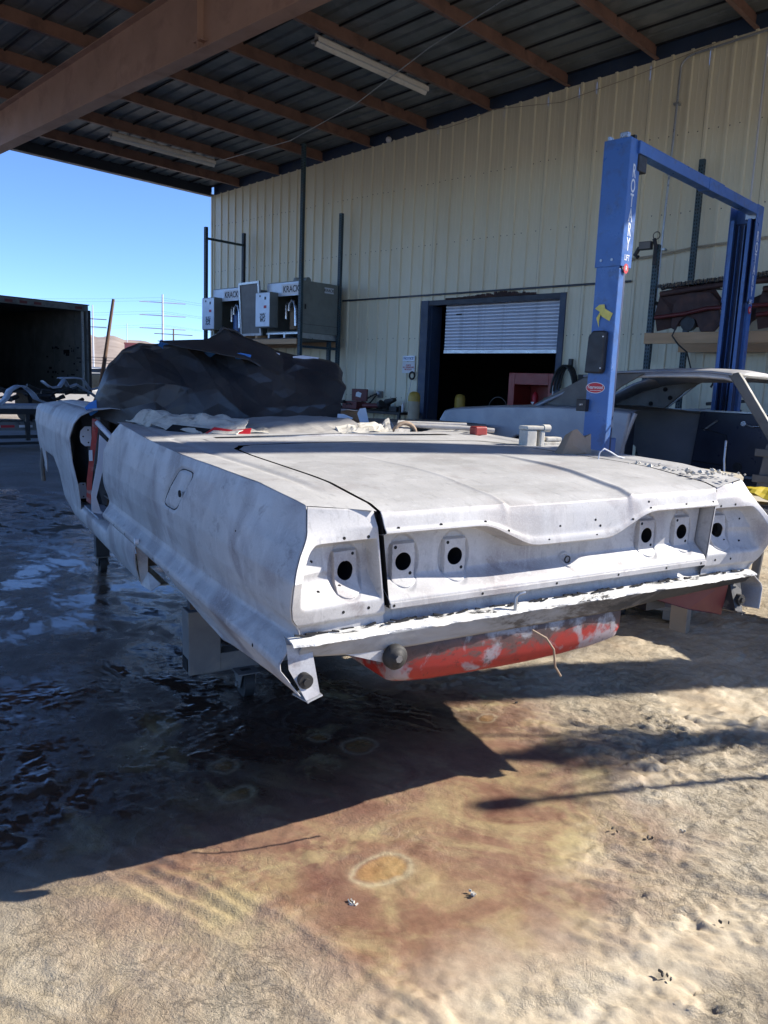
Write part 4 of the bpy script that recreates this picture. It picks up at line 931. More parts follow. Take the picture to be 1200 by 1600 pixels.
MB().box((-7, -2.2, .93), (-6, -1.2, 1.6)).build('carton_load', M['carton'], tr)
for x in (-2.0, -3.1):
    MB().bar((x, -TW+.1, .45), (x, -TW+.4, .45), .45, n=20).build('wheel', M['rubber'], tr); MB().bar((x, -.4, .45), (x, -.1, .45), .45, n=20).build('wheel', M['rubber'], tr)
MB().box((-.1, -TW+.3, .35), (.0, -.3, .45)).build('rear_bumper', M['dark'], tr)
cartt = thing('flat_cart', 'long flat steel cart stacked with pale car parts at the left', 'cart', (-15.0, 5.0, 0))
MB().box((-.55, -3.0, .70), (.35, 1.52, .765)).build('deck_plank', M['alu_white'], cartt, bevel=.004)
MB().box((-.5, -3.0, .60), (.34, 1.5, .699)).build('side_rail', M['steel_dark'], cartt)
for yy in (-2.6, -1.0, .72, 1.35): MB().box((.26, yy, .12), (.32, yy+.07, .60)).build('leg', M['steel_dark'], cartt)
MB().box((.27, -2.9, .16), (.31, 1.5, .22)).build('lower_rail', M['steel_dark'], cartt)
MB().box((.321, -2.9, .05), (.36, 1.7, .10)).build('lower_rail', M['steel_dark'], cartt)
MB().box((-.2, -2.9, .30), (.24, 1.3, .46)).build('stacked_panel', M['trailer_fr'], cartt)
for q, mm in ((.05, 'white'), (.30, 'red_print'), (.62, 'white'), (.95, 'red_print'), (-.25, 'red_print')): MB().box((.241, q, .355), (.247, q+.24, .40)).build('reflective_tape', M[mm], cartt)
for yy in (-2.4, 1.2): MB().bar((.0, yy, .08), (.0, yy+.05, .08), .08, n=14).build('caster', M['rubber'], cartt)
def bent(name, label, loc, pts, w_, m='alu_white', rz=0):
    t = thing(name, label, 'car part', loc, rotz=rz); b = MB(); row = []
    for i, (x, z) in enumerate(pts): row.append([(0, x, z), (w_*.5, x, z+.015), (w_, x, z-.01)])
    b.grid(row, smooth=True).build('panel_skin', M[m], t, solid=.012); return t
bent('arched_panel', 'pale arched wheelhouse panel on the flat cart', (-14.95, 5.30, .77), [(0, 0), (.12, .10), (.20, .26), (.32, .33), (.46, .32), (.58, .22), (.66, .10), (.85, .03), (1.15, .0)], .3)
bent('crumpled_panel', 'crumpled pale sheet panel at the left end of the flat cart', (-14.9, 4.70, .77), [(0, 0), (.05, .22), (.13, .45), (.22, .40), (.30, .42), (.36, .30), (.33, .12), (.40, .0)], .25)
bent('bent_bracket', 'long bent pale bracket at the right end of the flat cart', (-15.3, 6.25, .80), [(0, .40), (.15, .28), (.32, .30), (.42, .44), (.50, .30), (.66, .36), (.95, .20), (1.2, .02)], .2)
bent('bent_bracket', 'upper bent pale bracket reaching past the trailer post', (-15.6, 6.7, 1.0), [(0, .26), (.3, .28), (.5, .26), (.65, .05), (.85, .10), (1.05, .02)], .15)
mech = thing('parts_pile', 'dark heap of mechanical parts behind the arched panel', 'car part', (-15.5, 6.2, .77)); b = MB(); rg = random.Random(2)
for i in range(30):
    c = Vector((rg.uniform(-.2, .2), rg.uniform(-.5, .8), rg.uniform(.0, .25))); b.bar(c, c+Vector((rg.uniform(-.1, .1), rg.uniform(-.3, .3), rg.uniform(-.1, .15))), rg.uniform(.015, .05), n=6)
b.build('tangled_parts', M['dark'], mech)

# ------------------------------------------------------------------ far yard
wbn = thing('white_shed', 'long low white roofed building far off in the yard', 'building', (-60, 28, 0)); wbn.rotation_euler = (0, 0, R(-25))
MB().box((-6, -9, 0), (6, 9, 1.0)).build('wall', M['mesh_pan'], wbn)
MB().add([(-6.4, -9.4, 1.0), (6.4, -9.4, 1.0), (6.4, 9.4, 1.0), (-6.4, 9.4, 1.0), (-3, -9.4, 1.9), (-3, 9.4, 1.9)], [(0,3,5,4),(4,5,2,1),(0,4,1),(3,2,5),(0,1,2,3)]).build('roof', M['white_build'], wbn)
rbn = thing('red_shed', 'distant red building below the hills', 'building', (-176.3, 94.4, 0)); rbn.rotation_euler = (0, 0, R(-28))
MB().box((-3, -2.0, 0), (3, 2.0, 9.0)).build('wall', M['red_build'], rbn); MB().box((-3.2, -2.1, 9.0), (3.2, 2.1, 9.2)).build('roof', M['red_build'], rbn)
fen = thing('yard_fence', 'distant dark yard fence behind the white roofed building', 'fence', (-80, 41, 0)); fen.rotation_euler = (0, 0, R(62))
for i in range(-9, 10): MB().box((i*1.5-.03, -.03, 0), (i*1.5+.03, .03, 3.3)).build('fence_post', M['steel_dark'], fen)
for z in (2.6, 2.9, 3.2): MB().box((-13.5, .031, z), (13.5, .05, z+.05)).build('rail', M['steel_dark'], fen)
def pole(name, label, u, dist, hgt, r, m, arms=(), lean=0):
    t = thing(name, label, 'pole', (u[0]*dist, u[1]*dist, 0)); MB().bar((0, 0, 0), (lean*.34, lean*.94, hgt), r, r*.6, n=8).build('shaft', M[m], t)
    for (z, ln) in arms: MB().bar((-ln*.5, -ln*.86, z), (ln*.5, ln*.86, z), r*.35, n=5).build('cross_arm', M[m], t)
    return t
pole('power_pylon', 'tall thin pale steel power pole on the skyline', (-.865, .5018), 260, 27.0, .45, 'pole_white', ((24.5, 7), (20.5, 7), (16.5, 7)))
pole('utility_pole', 'dark wooden utility pole with a cross arm under the hills', (-.8586, .5126), 150, 10.2, .22, 'wood_pole', ((9.2, 3.4),))
pole('utility_pole', 'thin wooden utility pole beside the trailer edge', (-.9035, .4285), 130, 10.5, .2, 'wood_pole', ((8.6, 2.5), (9.8, 2.5)))
pole('light_mast', 'thin pale mast rising behind the trailer edge', (-.902, .4318), 150, 13.5, .18, 'pole_white')
pole('light_mast', 'thin grey mast between the trailer and the red building', (-.885, .466), 220, 15.0, .16, 'pole_white')
pole('leaning_post', 'leaning rusty brown post close behind the trailer', (-.9015, .4328), 24.5, 3.55, .075, 'wood_pole', (), .55)
wl = thing('power_lines', 'thin power lines strung between the pylon and the trailer side', 'power line', (-224, 130, 0))
for k, z in enumerate((24.5, 20.5, 16.5)):
    for s_ in (-1, 1):
        pts = [(-s_*3+40*math.cos(R(205))*0+t*(-55), s_*3*.86+t*(-150), z+1-18*t*(1-t)*.9+t*(-2)) for t in np.linspace(0, 1, 10)]
        MB().path(pts, .028, 4).build('line', M['wire'], wl)
        pts = [(-s_*3+t*60, s_*3*.86+t*95, z+1-18*t*(1-t)*.6-t*1) for t in np.linspace(0, 1, 8)]; MB().path(pts, .028, 4).build('line', M['wire'], wl)
def farcar(loc, label, m, rz, truck=False):
    t = thing('parked_car', label, 'car', loc, 'vehicles parked far out in the yard', rz)
    body = [(.25, -2.3), (.75, -2.3), (.85, -1.4), (.90, 1.2) if not truck else (.95, 1.2), (.75, 2.2), (.25, 2.3)]
    MB().prism(body[::-1], 1, -.85, .85).build('body', M[m], t, bevel=.08)
    cab_ = [(.86, -1.3), (1.38, -.8), (1.42, .4), (.90, 1.1)] if not truck else [(.9, -.2), (1.6, -.1), (1.62, .8), (.95, 1.4)]
    MB().prism(cab_[::-1], 1, -.72, .72).build('cabin', M['glass_dark'], t, bevel=.05)
    MB().box((-.7 if not truck else -.1, -.6, 1.40 if not truck else 1.62), (.35 if not truck else .8, .6, 1.45 if not truck else 1.67)).build('roof', M[m], t)
    for x in (-1.45, 1.45):
        for y in (-.86, .72): MB().bar((x, y, .33), (x, y+.16, .33), .33, n=14).build('wheel', M['rubber'], t)
for (d, u, lab, m, rz, tk) in ((30, (-.9045, .4262), 'white car parked in the sun beyond the trailer', 'white_build', 1.2, False), (36, (-.9, .4356), 'grey car parked behind the white one', 'grey_car', .6, False), (44, (-.897, .442), 'dark pickup parked under the white roof', 'steel_dark', .9, True), (33, (-.8955, .4446), 'pale pickup parked to the right of the cars', 'white_build', 2.2, True)):
    farcar((u[0]*d, u[1]*d, 0), lab, m, rz, tk)
# ------------------------------------------------------------------ unseen things added off to the right to throw shadows into the picture
bxt = thing('shadow_container', 'unseen container added off to the right to shade the ground', 'container', (.57, 7.41, 0))
MB().box((0, 0, .1), (2.4, 3.6, 2.45)).build('container_body', M['trailer_fr'], bxt, bevel=.02)
for i in range(11): MB().box((.1+i*.21, -.03, .2), (.2+i*.21, -.001, 2.35)).build('corrugation', M['trailer_fr'], bxt)
for i in range(14): MB().box((-.03, .15+i*.24, .2), (-.001, .27+i*.24, 2.35)).build('corrugation', M['trailer_fr'], bxt)
yp = thing('shadow_pole', 'thin unseen pole added off to the right for its shadow', 'lamp post', (.83, 5.48, 0))
MB().bar((0, 0, 0), (0, 0, 2.58), .020, .016, n=10).build('shaft', M['pole_white'], yp); MB().box((-.03, -.025, 2.50), (.03, .025, 2.60)).build('lamp_head', M['dark'], yp)
MB().bar((-.10, 0, 2.46), (.10, .02, 2.40), .008, n=6).build('cross_bar', M['dark'], yp)
bt = thing('shadow_tree', 'small unseen tree added off to the right for its shadow', 'tree', (.78, 5.98, 0))
tb = MB(); tb.bar((0, 0, 0), (-.03, .03, 2.1), .03, .018, n=8)
rg = random.Random(11)
for i in range(9):
    z = 1.7+rg.random()*.8; tb.bar((-.02, .02, z-.3), (rg.uniform(-.45, .45), rg.uniform(-.45, .45), z+.3), .016, .007, n=5)
tb.build('trunk', M['wood_pole'], bt)
lf = MB()
for i in range(2600):
    u_ = rg.uniform(-1, 1); q_ = .55+.45*math.sin(u_*5); c = Vector((rg.gauss(0, .10*q_), rg.gauss(0, .10*q_), 2.32+.40*u_+rg.gauss(0, .03))); a = Vector((rg.uniform(-1, 1), rg.uniform(-1, 1), rg.uniform(-1, 1))).normalized()*.028; b_ = a.orthogonal().normalized()*.018
    lf.add([c-a, c+b_, c+a, c-b_], [(0, 1, 2, 3)])
tag(lf.build('crown', simple('scrub_leaf', (.06, .08, .03), .6), bt), kind='stuff')

# ------------------------------------------------------------------ the stripped convertible
ZL = .878
dv = Vector((.27790855, .96047817, .01576461)).normalized(); fv = Vector((0, 0, 1)).cross(dv).normalized(); uv = dv.cross(fv).normalized()
car = thing('stripped_convertible', 'stripped convertible car body in bare sanded metal on a dolly, rear end towards the camera', 'car')
O2 = Vector((-1.25785, 2.15703, .87813)) - uv*ZL
car.matrix_world = Matrix(((dv.x, fv.x, uv.x, O2.x), (dv.y, fv.y, uv.y, O2.y), (dv.z, fv.z, uv.z, O2.z), (0, 0, 0, 1)))
OFF = (0, 0, ZL)
ip = np.interp
def ztop(y): return ip(y, [-.1, 0, .1, .33, .7, 1.1, 1.6, 2.2, 2.6], [.165, .172, .185, .205, .213, .215, .228, .262, .27])
SECZ = np.array([.215, .16, .08, .0, -.07, -.13, -.165, -.185, -.205, -.222, -.238, -.262, -.33])
SECX = np.array([.925, .944, .961, .968, .962, .947, .942, .950, .968, .984, .985, .968, .945])
def yedge(z): return ip(z, [-.34, -.30, -.17, -.15, -.10, 0, .10, .175], [-.065, -.05, .0, -.005, -.025, -.068, -.01, .045])
def sidex(y, z):
    zz = np.where(z > 0, z/ztop(y)*.215, z)
    x = ip(zz, SECZ[::-1], SECX[::-1])
    tap = np.clip(1-np.maximum(y, -.1)/.9, 0, 1)**2
    x = x-.045*tap*sstep(-.02, .17, zz)-.02*tap*sstep(-.10, -.15, z)*sstep(-.19, -.17, z)
    x = x-.05*np.clip((-.262-z)/.12, 0, 1)**1.3
    x = x+.003*(fbm(y*2.1, z*4+3, 3, 41)-.5)+.0022*(fbm(y*9, z*5, 3, 44)-.5)
    return x
def zbot(y): return ip(y, [-.07, .33, .72, .98, 1.10, 1.20, 1.24, 2.5], [-.304, -.345, -.399, -.385, -.355, -.31, -.258, -.256])
ST = 2.46
def side_panel(s):
    NY, NZ = 300, 110; P = np.zeros((NY, NZ, 3)); keep = np.ones((NY, NZ), bool)
    for j in range(NZ):
        v = j/(NZ-1)
        for i in range(NY):
            u = i/(NY-1)
            yn = -.06+u*(ST+.06); zt, zb_ = ztop(yn), zbot(yn); z = zt+(zb_-zt)*v
            y0 = yedge(z); yf = ip(z, [-.47, -.30, -.22, -.1, .1, .2, .27], [2.62, 2.55, 2.44, 2.54, 2.50, 2.36, 2.22])
            y = y0+(yf-y0)*u
            for _ in range(3):
                zt, zb_ = ztop(y), zbot(y); z = zt+(zb_-zt)*v; y0 = yedge(z); y = y0+(yf-y0)*u
            P[i, j] = (0, y, z)
    P[:, :, 0] = sidex(P[:, :, 1], P[:, :, 2])
    # fuel door outline pressed in
    Y_, Z_ = P[:, :, 1], P[:, :, 2]
    a = Y_-(1.06-(Z_-.088)*1.05); q = np.maximum(np.abs(a)-.072, 0); r_ = np.maximum(np.abs(Z_-.088)-.056, 0); dd = np.hypot(q, r_)
    P[:, :, 0] -= .009*np.exp(-((dd-.022)/.006)**2)*(s < 0)
    P[:, :, 0] -= .003*(dd < .018)*(s < 0)
    P[:, :, 0] *= s
    b = MB().grid(P if s > 0 else P[::-1]); return b
for s_ in (-1, 1):
    lab = 'left quarter panel, smudged grey primer' if s_ < 0 else 'right quarter panel'
    q = side_panel(s_).build('quarter_panel', M['body'], car, off=OFF, solid=.0025)
    q.modifiers['s'].offset = -1
    q['label'] = lab
    h_ = MB()
    for yy in (.18, .44, .70, .98, 1.10, 1.34, 1.9, 2.15): h_.bar((s_*.9835, yy, -.233), (s_*.9875, yy, -.233), .0055, n=8)
    h_.bar((s_*.972, .36, .06), (s_*.9735, .36, .06), .003, n=6)
    tag(h_.build('trim_holes', M['hole'], car, off=OFF), kind='stuff')
pts = []
for t_ in np.linspace(0, 2*math.pi, 49):
    a_ = math.cos(t_); b_ = math.sin(t_); ex = lambda v: math.copysign(abs(v)**.45, v); z_ = .088+.080*ex(b_); y_ = 1.06-(z_-.088)*1.05+.094*ex(a_)
    pts.append((-float(sidex(y_, z_))+.0035, y_, z_))
MB().path(pts, .0022, 5).build('fuel_door_gap', M['seam'], car, off=OFF)
fh = MB().bar((-.9690, .975, .085), (-.9735, .975, .085), .013, n=12).build('fuel_latch', M['hole'], car, off=OFF)
# zinc screw and filler lump on the trim line
MB().bar((-.984, 1.62, -.215), (-1.0, 1.62, -.215), .014, n=10).build('screw_head', M['white'], car, off=OFF)

# ---- quarter tops and deck
def cabx(y): return ip(y, [1.66, 1.75, 1.9, 2.05, 2.46], [0, .55, .72, .80, .84])   # half width of cabin opening
def topz(x, y):
    ax = np.abs(x); zt = ztop(y); zc = ip(y, [-.02, .0, .05, .3, .9, 1.3, 1.7, 2.4], [.150, .157, .172, .192, .203, .212, .225, .25])
    xe = np.abs(sidex(y, zt)); t = np.clip((ax-.60)/(np.maximum(xe-.60, .05)), 0, 1)
    z = zc+.020*(1-(ax/.95)**2)*sstep(0, .5, y)+(zt-zc)*t**1.5
    return z
LX = lambda y: ip(y, [-.1, .0, .1, .5, 1.0, 1.22, 1.34], [.685, .688, .690, .690, .684, .672, .60])
for s_ in (-1, 1):
    NI, NJ = 170, 26; P = np.zeros((NI, NJ, 3))
    for i in range(NI):
        u = i/(NI-1)
        for j in range(NJ):
            v = j/(NJ-1)
            y_ = u*2.44; zt = ztop(y_); y0 = .045
            y = (.045*v-.001)*(1-u)+u*2.30
            if y < 1.30: xi = LX(y)+.012
            else: xi = max(cabx(y), 0) if y > 1.66 else LX(1.30)+.012
            xo = abs(float(sidex(y, ztop(y))))+.0022
            x = xi+(xo-xi)*v; P[i, j] = (x, y, 0)
    P[:, :, 2] = topz(P[:, :, 0], P[:, :, 1])
    ax = P[:, :, 0]; P[:, :, 2] -= .006*np.exp(-((ax-(.775+.03*P[:, :, 1]))/.018)**2)*sstep(.1, .4, P[:, :, 1])
    # rounded outer shoulder
    P[:, :, 2] -= .006*sstep(.92, 1.0, np.linspace(0, 1, NJ)[None, :]*np.ones((NI, 1)))*0
    P[:, :, 0] *= s_
    MB().grid(P if s_ < 0 else P[::-1]).build('quarter_top', M['body_top'], car, off=OFF)
# tulip panel between lid and cabin
NI, NJ = 24, 80; P = np.zeros((NI, NJ, 3))
for j in range(NJ):
    x = -.70+1.40*j/(NJ-1)
    for i in range(NI):
        u = i/(NI-1); ax = abs(x)
        ys = 1.325-.0*ax if ax < .60 else 1.325-(ax-.60)*.3; ye = 1.66+.12*(ax/.70)**3
        y = ys+(ye-ys)*u; P[i, j] = (x, y, topz(x, y)-.012*sstep(.55, 1, u)+.002*math.exp(-((u-.5)/.1)**2))
MB().grid(P[:, ::-1]).build('tulip_panel', M['body_top'], car, off=OFF)
MB().path([(x, 1.665+.12*(abs(x)/.7)**3, float(topz(x, 1.66))-.012) for x in np.linspace(-.72, .72, 30)], .010).build('cabin_lip', M['body'], car, off=OFF)

# ---- boot lid: top skin
NI, NJ = 90, 230; P = np.zeros((NI, NJ, 3))
for i in range(NI):
    u = i/(NI-1); y = 1.31*u
    for j in range(NJ):
        x = -LX(y)+2*LX(y)*j/(NJ-1); P[i, j] = (x, y, 0)
Xg, Yg = P[:, :, 0], P[:, :, 1]
yc = np.where((np.abs(Xg) > .58) & (Yg > 1.1), Yg-(np.abs(Xg)-.58)*.6*(Yg-1.1)/.21, Yg)
P[:, :, 1] = yc
ridge = .255+.10*Yg*.5
# centre panel sits lower between two pressed ridges
cen = 1-sstep(-.010, .012, np.abs(Xg)-ridge)
P[:, :, 2] = topz(Xg, yc)-.0125*cen*sstep(1.0, .3, Yg)*.62+.0025*np.exp(-((np.abs(Xg)-ridge-.012)/.010)**2)*sstep(1.0, .4, Yg)+.0015*(fbm(Xg*5, Yg*5, 3, 50)-.5)
edgez = P[0, :, 2].copy(); edgex = P[0, :, 0].copy()
lid = MB().grid(P[:, ::-1]).build('boot_lid', M['body_top'], car, off=OFF)
# ---- boot lid: rear face with lamp wells (rows follow the pressed swage line)
LAMPX = (.584, .405)
def chev(x): return (_chev(x)+_chev(x-.022)+_chev(x+.022)+_chev(x-.011)+_chev(x+.011))/5
def _chev(x): return ip(np.abs(x), [0, .155, .185, .32, .355, .8], [.026, .026, .032, .094, .101, .101])
def boss(x, z, cx, cz):
    """flat plate standing proud in an oval dish round each lamp hole"""
    du, dw = x-cx, z-cz
    dish = np.clip(1-(np.maximum((du/.058)**2, 0)+(dw/.082)**2), 0, 1)
    plate = sstep(.0405, .0365, np.abs(du))*sstep(.058, .052, dw)*sstep(.062, .056, np.hypot(du, np.minimum(dw+.012, 0)))
    return sstep(0, .25, dish), plate
def pins(P, pts, r_, name, parent, m='hole', up=.0006):
    A = P.reshape(-1, 3); b = MB()
    for (x, z) in pts:
        k = np.argmin((A[:, 0]-x)**2+(A[:, 2]-z)**2); y = A[k, 1]; b.bar((x, y-up, z), (x, y+.004, z), r_, n=10)
    return tag(b.build(name, M[m], parent, off=OFF), kind='stuff')
def punch(mb_args, P, holes, r_=.0265):
    """keep mask and vertices snapped to the hole rim"""
    I, J = P.shape[:2]; keep = np.ones((I-1, J-1), bool)
    for (cx, cz) in holes:
        d = np.hypot(P[:, :, 0]-cx, P[:, :, 2]-cz); ins = d < r_
        cell = ins[:-1, :-1] | ins[1:, :-1] | ins[:-1, 1:] | ins[1:, 1:]
        cin = ins[:-1, :-1] & ins[1:, :-1] & ins[:-1, 1:] & ins[1:, 1:]
        keep &= ~cin
        # snap inside vertices that belong to a kept cell out to the rim
        rim = np.zeros_like(ins); k2 = cell & ~cin
        for a in (0, 1):
            for b in (0, 1): rim[a:I-1+a, b:J-1+b] |= k2
        rim &= ins; dd = np.maximum(d, 1e-6); f = r_/dd
        P[:, :, 0] = np.where(rim, cx+(P[:, :, 0]-cx)*f, P[:, :, 0]); P[:, :, 2] = np.where(rim, cz+(P[:, :, 2]-cz)*f, P[:, :, 2])
    return keep
NJ = 560; xsn = np.linspace(-1, 1, NJ)
rows = []
def lid_edge(z): return .688+np.clip((z-.157)*.12, -.04, .0)
zt0 = ip(xsn*.688, edgex, edgez)
for k in range(18):        # face above the swage line
    t = k/17; zc = chev(xsn*.68); z = zt0+(zc-zt0)*t; x = xsn*lid_edge(z)
    y = -.004*math.sin(min(t*3, 1)*1.57)-.018*t-.004*sstep(.80, .86, t); y = y*np.ones(NJ)
    y -= 0; rows.append(np.stack([x, y, z], 1))
zc = chev(xsn*.68)
rows.append(np.stack([xsn*lid_edge(zc-.004), -.020*np.ones(NJ), zc-.005], 1))
KB = 130
for k in range(KB):         # recess below it
    t = (k+1)/KB; z = (zc-.005)+(-.117-(zc-.005))*t; x = xsn*lid_edge(z)
    depth = .062*sstep(0, .014, (zc-.005)-z)*sstep(-.100, -.035, z)
    base_y = -.012+depth
    yy = base_y
    for cx in (-LAMPX[0], -LAMPX[1], LAMPX[1], LAMPX[0]):
        dish, pl_ = boss(x, z, cx, 0.0)
        yy = yy+dish*(.009*(1-pl_))+-pl_*np.maximum(depth-.055, 0)*1.0
    # small round boss for the lock
    dk = np.hypot(x-.03, z+.048); yy = yy-.006*sstep(.024, .020, dk)+.005*sstep(.015, .012, dk)
    # bottom flange
    yy = np.where(z < -.099, -.012-.004*sstep(-.099, -.101, z), yy)
    rows.append(np.stack([x, yy, z], 1))
P = np.array(rows)
kp = punch(None, P, [(c, 0.0) for c in (-.584, -.405, .405, .584)])
K2 = np.ones(P.shape[:2], bool); K2[:-1, :-1] = kp
bm_ = MB(); bm_.grid(P, K2)
tl = bm_.build('boot_lid_rear', M['body'], lid, off=OFF, sharp=38); tl.modifiers.new('s', 'SOLIDIFY').thickness = .0015
pins(P, [(x, float(chev(x))+.011) for x in (-.64, -.50, -.345, -.26, -.10, .10, .26, .345, .52, .66)]+[(x, -.108) for x in (-.645, -.34, -.05, .22, .45, .63)]+[(-.05, .075), (.10, .085), (.12, .065), (.34, .13)], .0042, 'screw_holes', lid)
pins(P, [(c+a, b) for c in (-.584, -.405, .405, .584) for (a, b) in ((-.027, .043), (.024, -.036))], .0052, 'screw_holes', lid)
MB().path([(.03+.011*math.cos(a), .029, -.048+.011*math.sin(a)) for a in np.linspace(0, 6.28, 16)], .0025).build('lock_ring', M['rubber'], lid, off=OFF)

# ---- quarter rear ends with the outer lamp wells
for s_ in (-1, 1):
    NJ = 190; rows = []; un = np.linspace(0, 1, NJ)
    def outer(z): return np.array([float(sidex(yedge(z), z))]), float(yedge(z))
    zl_ = list(np.linspace(.1721, .105, 14))+list(np.linspace(.103, -.120, 120))+list(np.linspace(-.122, -.165, 12))
    for z in zl_:
        xo, yo = outer(z); xo = float(xo[0]); xi = float(lid_edge(z))+.013
        x = xi+(xo-xi)*un
        yy = (.0 if z < .12 else ip(z, [.12, .172], [0, .02]))*(1-un)+yo*un**1.6 - .004
        # pocket: rounded outline
        xw = xo-.028; xin = xi+.004; ztp, zbt = .084, -.096
        fx_ = sstep(xin+.001, xin+.009, x)*sstep(xw+.006, xw-.012, x); rcorn = .03
        fz_ = sstep(ztp+.002, ztp-.005, z)*sstep(zbt-.004, zbt+.03, z)
        ov = sstep(0, 1, 1-np.hypot(np.maximum(x-(xw-.035), 0)/.035, max(z-(ztp-.035), 0)/.035+max((zbt+.035)-z, 0)/.035)+.35)
        pk = fx_*fz_*np.clip(ov, 0, 1)
        dep = .060*sstep(-.105, -.01, z)
        yp = yy+pk*dep
        cx = .772; dish, pl_ = boss(x, z, cx, -.006)
        yp = yp+pk*(dish*.008*(1-pl_)-pl_*dep*.11)
        yp = yp+.012*sstep(-.125, -.140, z)
        zz_ = np.full(NJ, z)
        if z > .105: zz_ = .105+(topz(x, yp+.002)-.0008-.105)*((z-.105)/(.1721-.105))
        rows.append(np.stack([s_*x, yp, zz_], 1))
    P = np.array(rows); kp = punch(None, P, [(s_*.772, -.006)])
    K2 = np.ones(P.shape[:2], bool); K2[:-1, :-1] = kp
    if s_ < 0: P = P[:, ::-1]; K2 = np.ones(P.shape[:2], bool); K2[:-1, :-1] = kp[:, ::-1]
    q = MB().grid(P, K2).build('tail_end', M['body'], car, off=OFF, sharp=38); q.modifiers.new('s', 'SOLIDIFY').thickness = .0015
    pins(P, [(s_*x, z) for (x, z) in ((.725, .092), (.80, .094), (.880, .03), (.866, -.05), (.72, -.107), (.80, -.108), (.747, .038), (.797, -.044))], .0046, 'screw_holes', q)
# black cups added behind the lamp holes to keep them dark
for (x, z, y) in ((-.772, -.006, .056), (-.584, 0, .041), (-.405, 0, .041), (.405, 0, .041), (.584, 0, .041), (.772, -.006, .056)):
    MB().lathe([(.034, .0), (.034, .10), (0, .10)], n=20, M=Matrix.Rotation(R(-90), 4, 'X')).build('hole_backing', M['hole'], car, off=(x, y+.006, z+ZL))
# dark channels down the gaps beside the lid
for s_ in (-1, 1):
    b = MB(); pts = []
    for y in np.linspace(.02, 1.28, 50): pts.append((s_*(LX(y)+.006), y, float(topz(LX(y), y))-.024))
    b.path(pts, .016, 6)
    zs_ = np.linspace(.15, -.117, 12)
    for (o1, y1, o2, y2) in (((-.004, .055, .020, .055), (.0127, .003, .0127, .056), (-.0005, -.008, -.0005, .056)) if s_ < 0 else ((-.004, .060, .020, .060),)):
        g_ = [[(s_*(float(lid_edge(z))+o1), y1, z), (s_*(float(lid_edge(z))+o2), y2, z)] for z in zs_]; b.grid(g_)
    b.build('lid_channel', M['hole'], car, off=OFF)
    if s_ > 0: MB().grid([[(float(lid_edge(z))+.0128, y_, z) for y_ in (.0, .03, .066)] for z in zs_]).build('gap_wall', M['body'], car, off=OFF)
# ---- lower rear valance and torn bumper ledge
def led(x): return -.165-.000*x
NJ = 160; P = []
prof = [(.010, -.112), (.022, -.122), (.030, -.140), (.020, -.158), (.0, -.166), (-.028, -.170), (-.050, -.176)]
for k, (y, z) in enumerate(prof):
    row = []
    for j in range(NJ):
        x = -.885+1.77*j/(NJ-1); row.append((x, y+.05*(abs(x)/.9)**6*0+.004*math.sin(x*40)*(k > 4), z+(.004*(float(fbm(x*9, 3, 3, 60))-.5) if k > 2 else 0)))
    P.append(row)
MB().grid(P[:5]).build('rear_valance', M['body'], car, off=OFF)
rows = []
for k, (y, z) in enumerate([(.006, -.160), (-.012, -.164), (-.026, -.167), (-.036, -.171), (-.039, -.177)]):
    row = []
    for j in range(420):
        x = -.955+1.88*j/419; n_ = float(fbm(x*22, k*.7, 4, 61))-.5
        row.append((x, y+(n_*.012 if k > 2 else 0), z+n_*.005))
    rows.append(row)
MB().grid(rows, smooth=False).build('filler_skin', M['filler'], car, off=OFF, solid=.004)
# ledge face: hangs from the filler down, height varies along the width
P = []
for k in range(9):
    t = k/8; row = []
    for j in range(200):
        x = -.93+1.83*j/199; zb_ = ip(x, [-.93, -.74, -.3, .25, .42, .9], [-.215, -.236, -.236, -.236, -.222, -.205])
        z = -.176+(zb_+.176)*t; y = -.036+.026*t+.006*(float(fbm(x*7, t*2, 3, 63))-.5); row.append((x, y, z))
    P.append(row)
MB().grid(P).build('bumper_ledge', M['ledge'], car, off=OFF, solid=.004)
# dark cracks under the filler
rg = random.Random(9); b = MB()
for i in range(70):
    x = rg.uniform(-.93, .88); b.cbox((0, 0, 0), (.006+.022*rg.random(), .003, .0012+.0015*rg.random()), Matrix.Translation((x, .004-rg.random()*.014, -.1595)) @ Matrix.Rotation(rg.uniform(-.25, .25), 4, 'Y'))
tag(b.build('cracks', M['seam'], car, off=OFF), kind='stuff')
MB().path([(-.225, -.030, -.172), (-.225, -.032, -.128), (-.215, -.034, -.118), (-.195, -.036, -.116)], .0055).build('hook_wire', M['galv'], car, off=OFF)
# lower tips of the quarters with rubber plug
for s_ in (-1, 1):
    OFF_ = OFF; OFF = (OFF[0]-(.065 if s_ > 0 else 0), OFF[1]+(.02 if s_ > 0 else 0), OFF[2])
    MB().add([(s_*.962, -.004, -.18), (s_*.895, -.010, -.19), (s_*.890, -.055, -.305), (s_*.925, -.062, -.325), (s_*.962, -.02, -.24),
              (s_*.93, .10, -.18), (s_*.885, .10, -.19), (s_*.885, .10, -.30)], [(0,1,2,3,4),(1,6,7,2),(0,5,6,1)]).build('tail_tip', M['body'] if s_ < 0 else M['ledge'], car, off=OFF, solid=.003)
    MB().bar((s_*.925, -.052, -.268), (s_*.925, -.028, -.268), .020, n=16).bar((s_*.925, -.060, -.268), (s_*.925, -.052, -.268), .010, n=12).build('rubber_plug', M['rubber'], car, off=OFF)
    MB().add([(s_*.93, -.07, -.315), (s_*.885, -.065, -.305), (s_*.88, .02, -.31), (s_*.93, .03, -.33)], [(0,1,2,3)]).build('tip_fold', M['ledge'], car, off=OFF, solid=.004)
    OFF = OFF_
OFF = (0, 0, ZL)
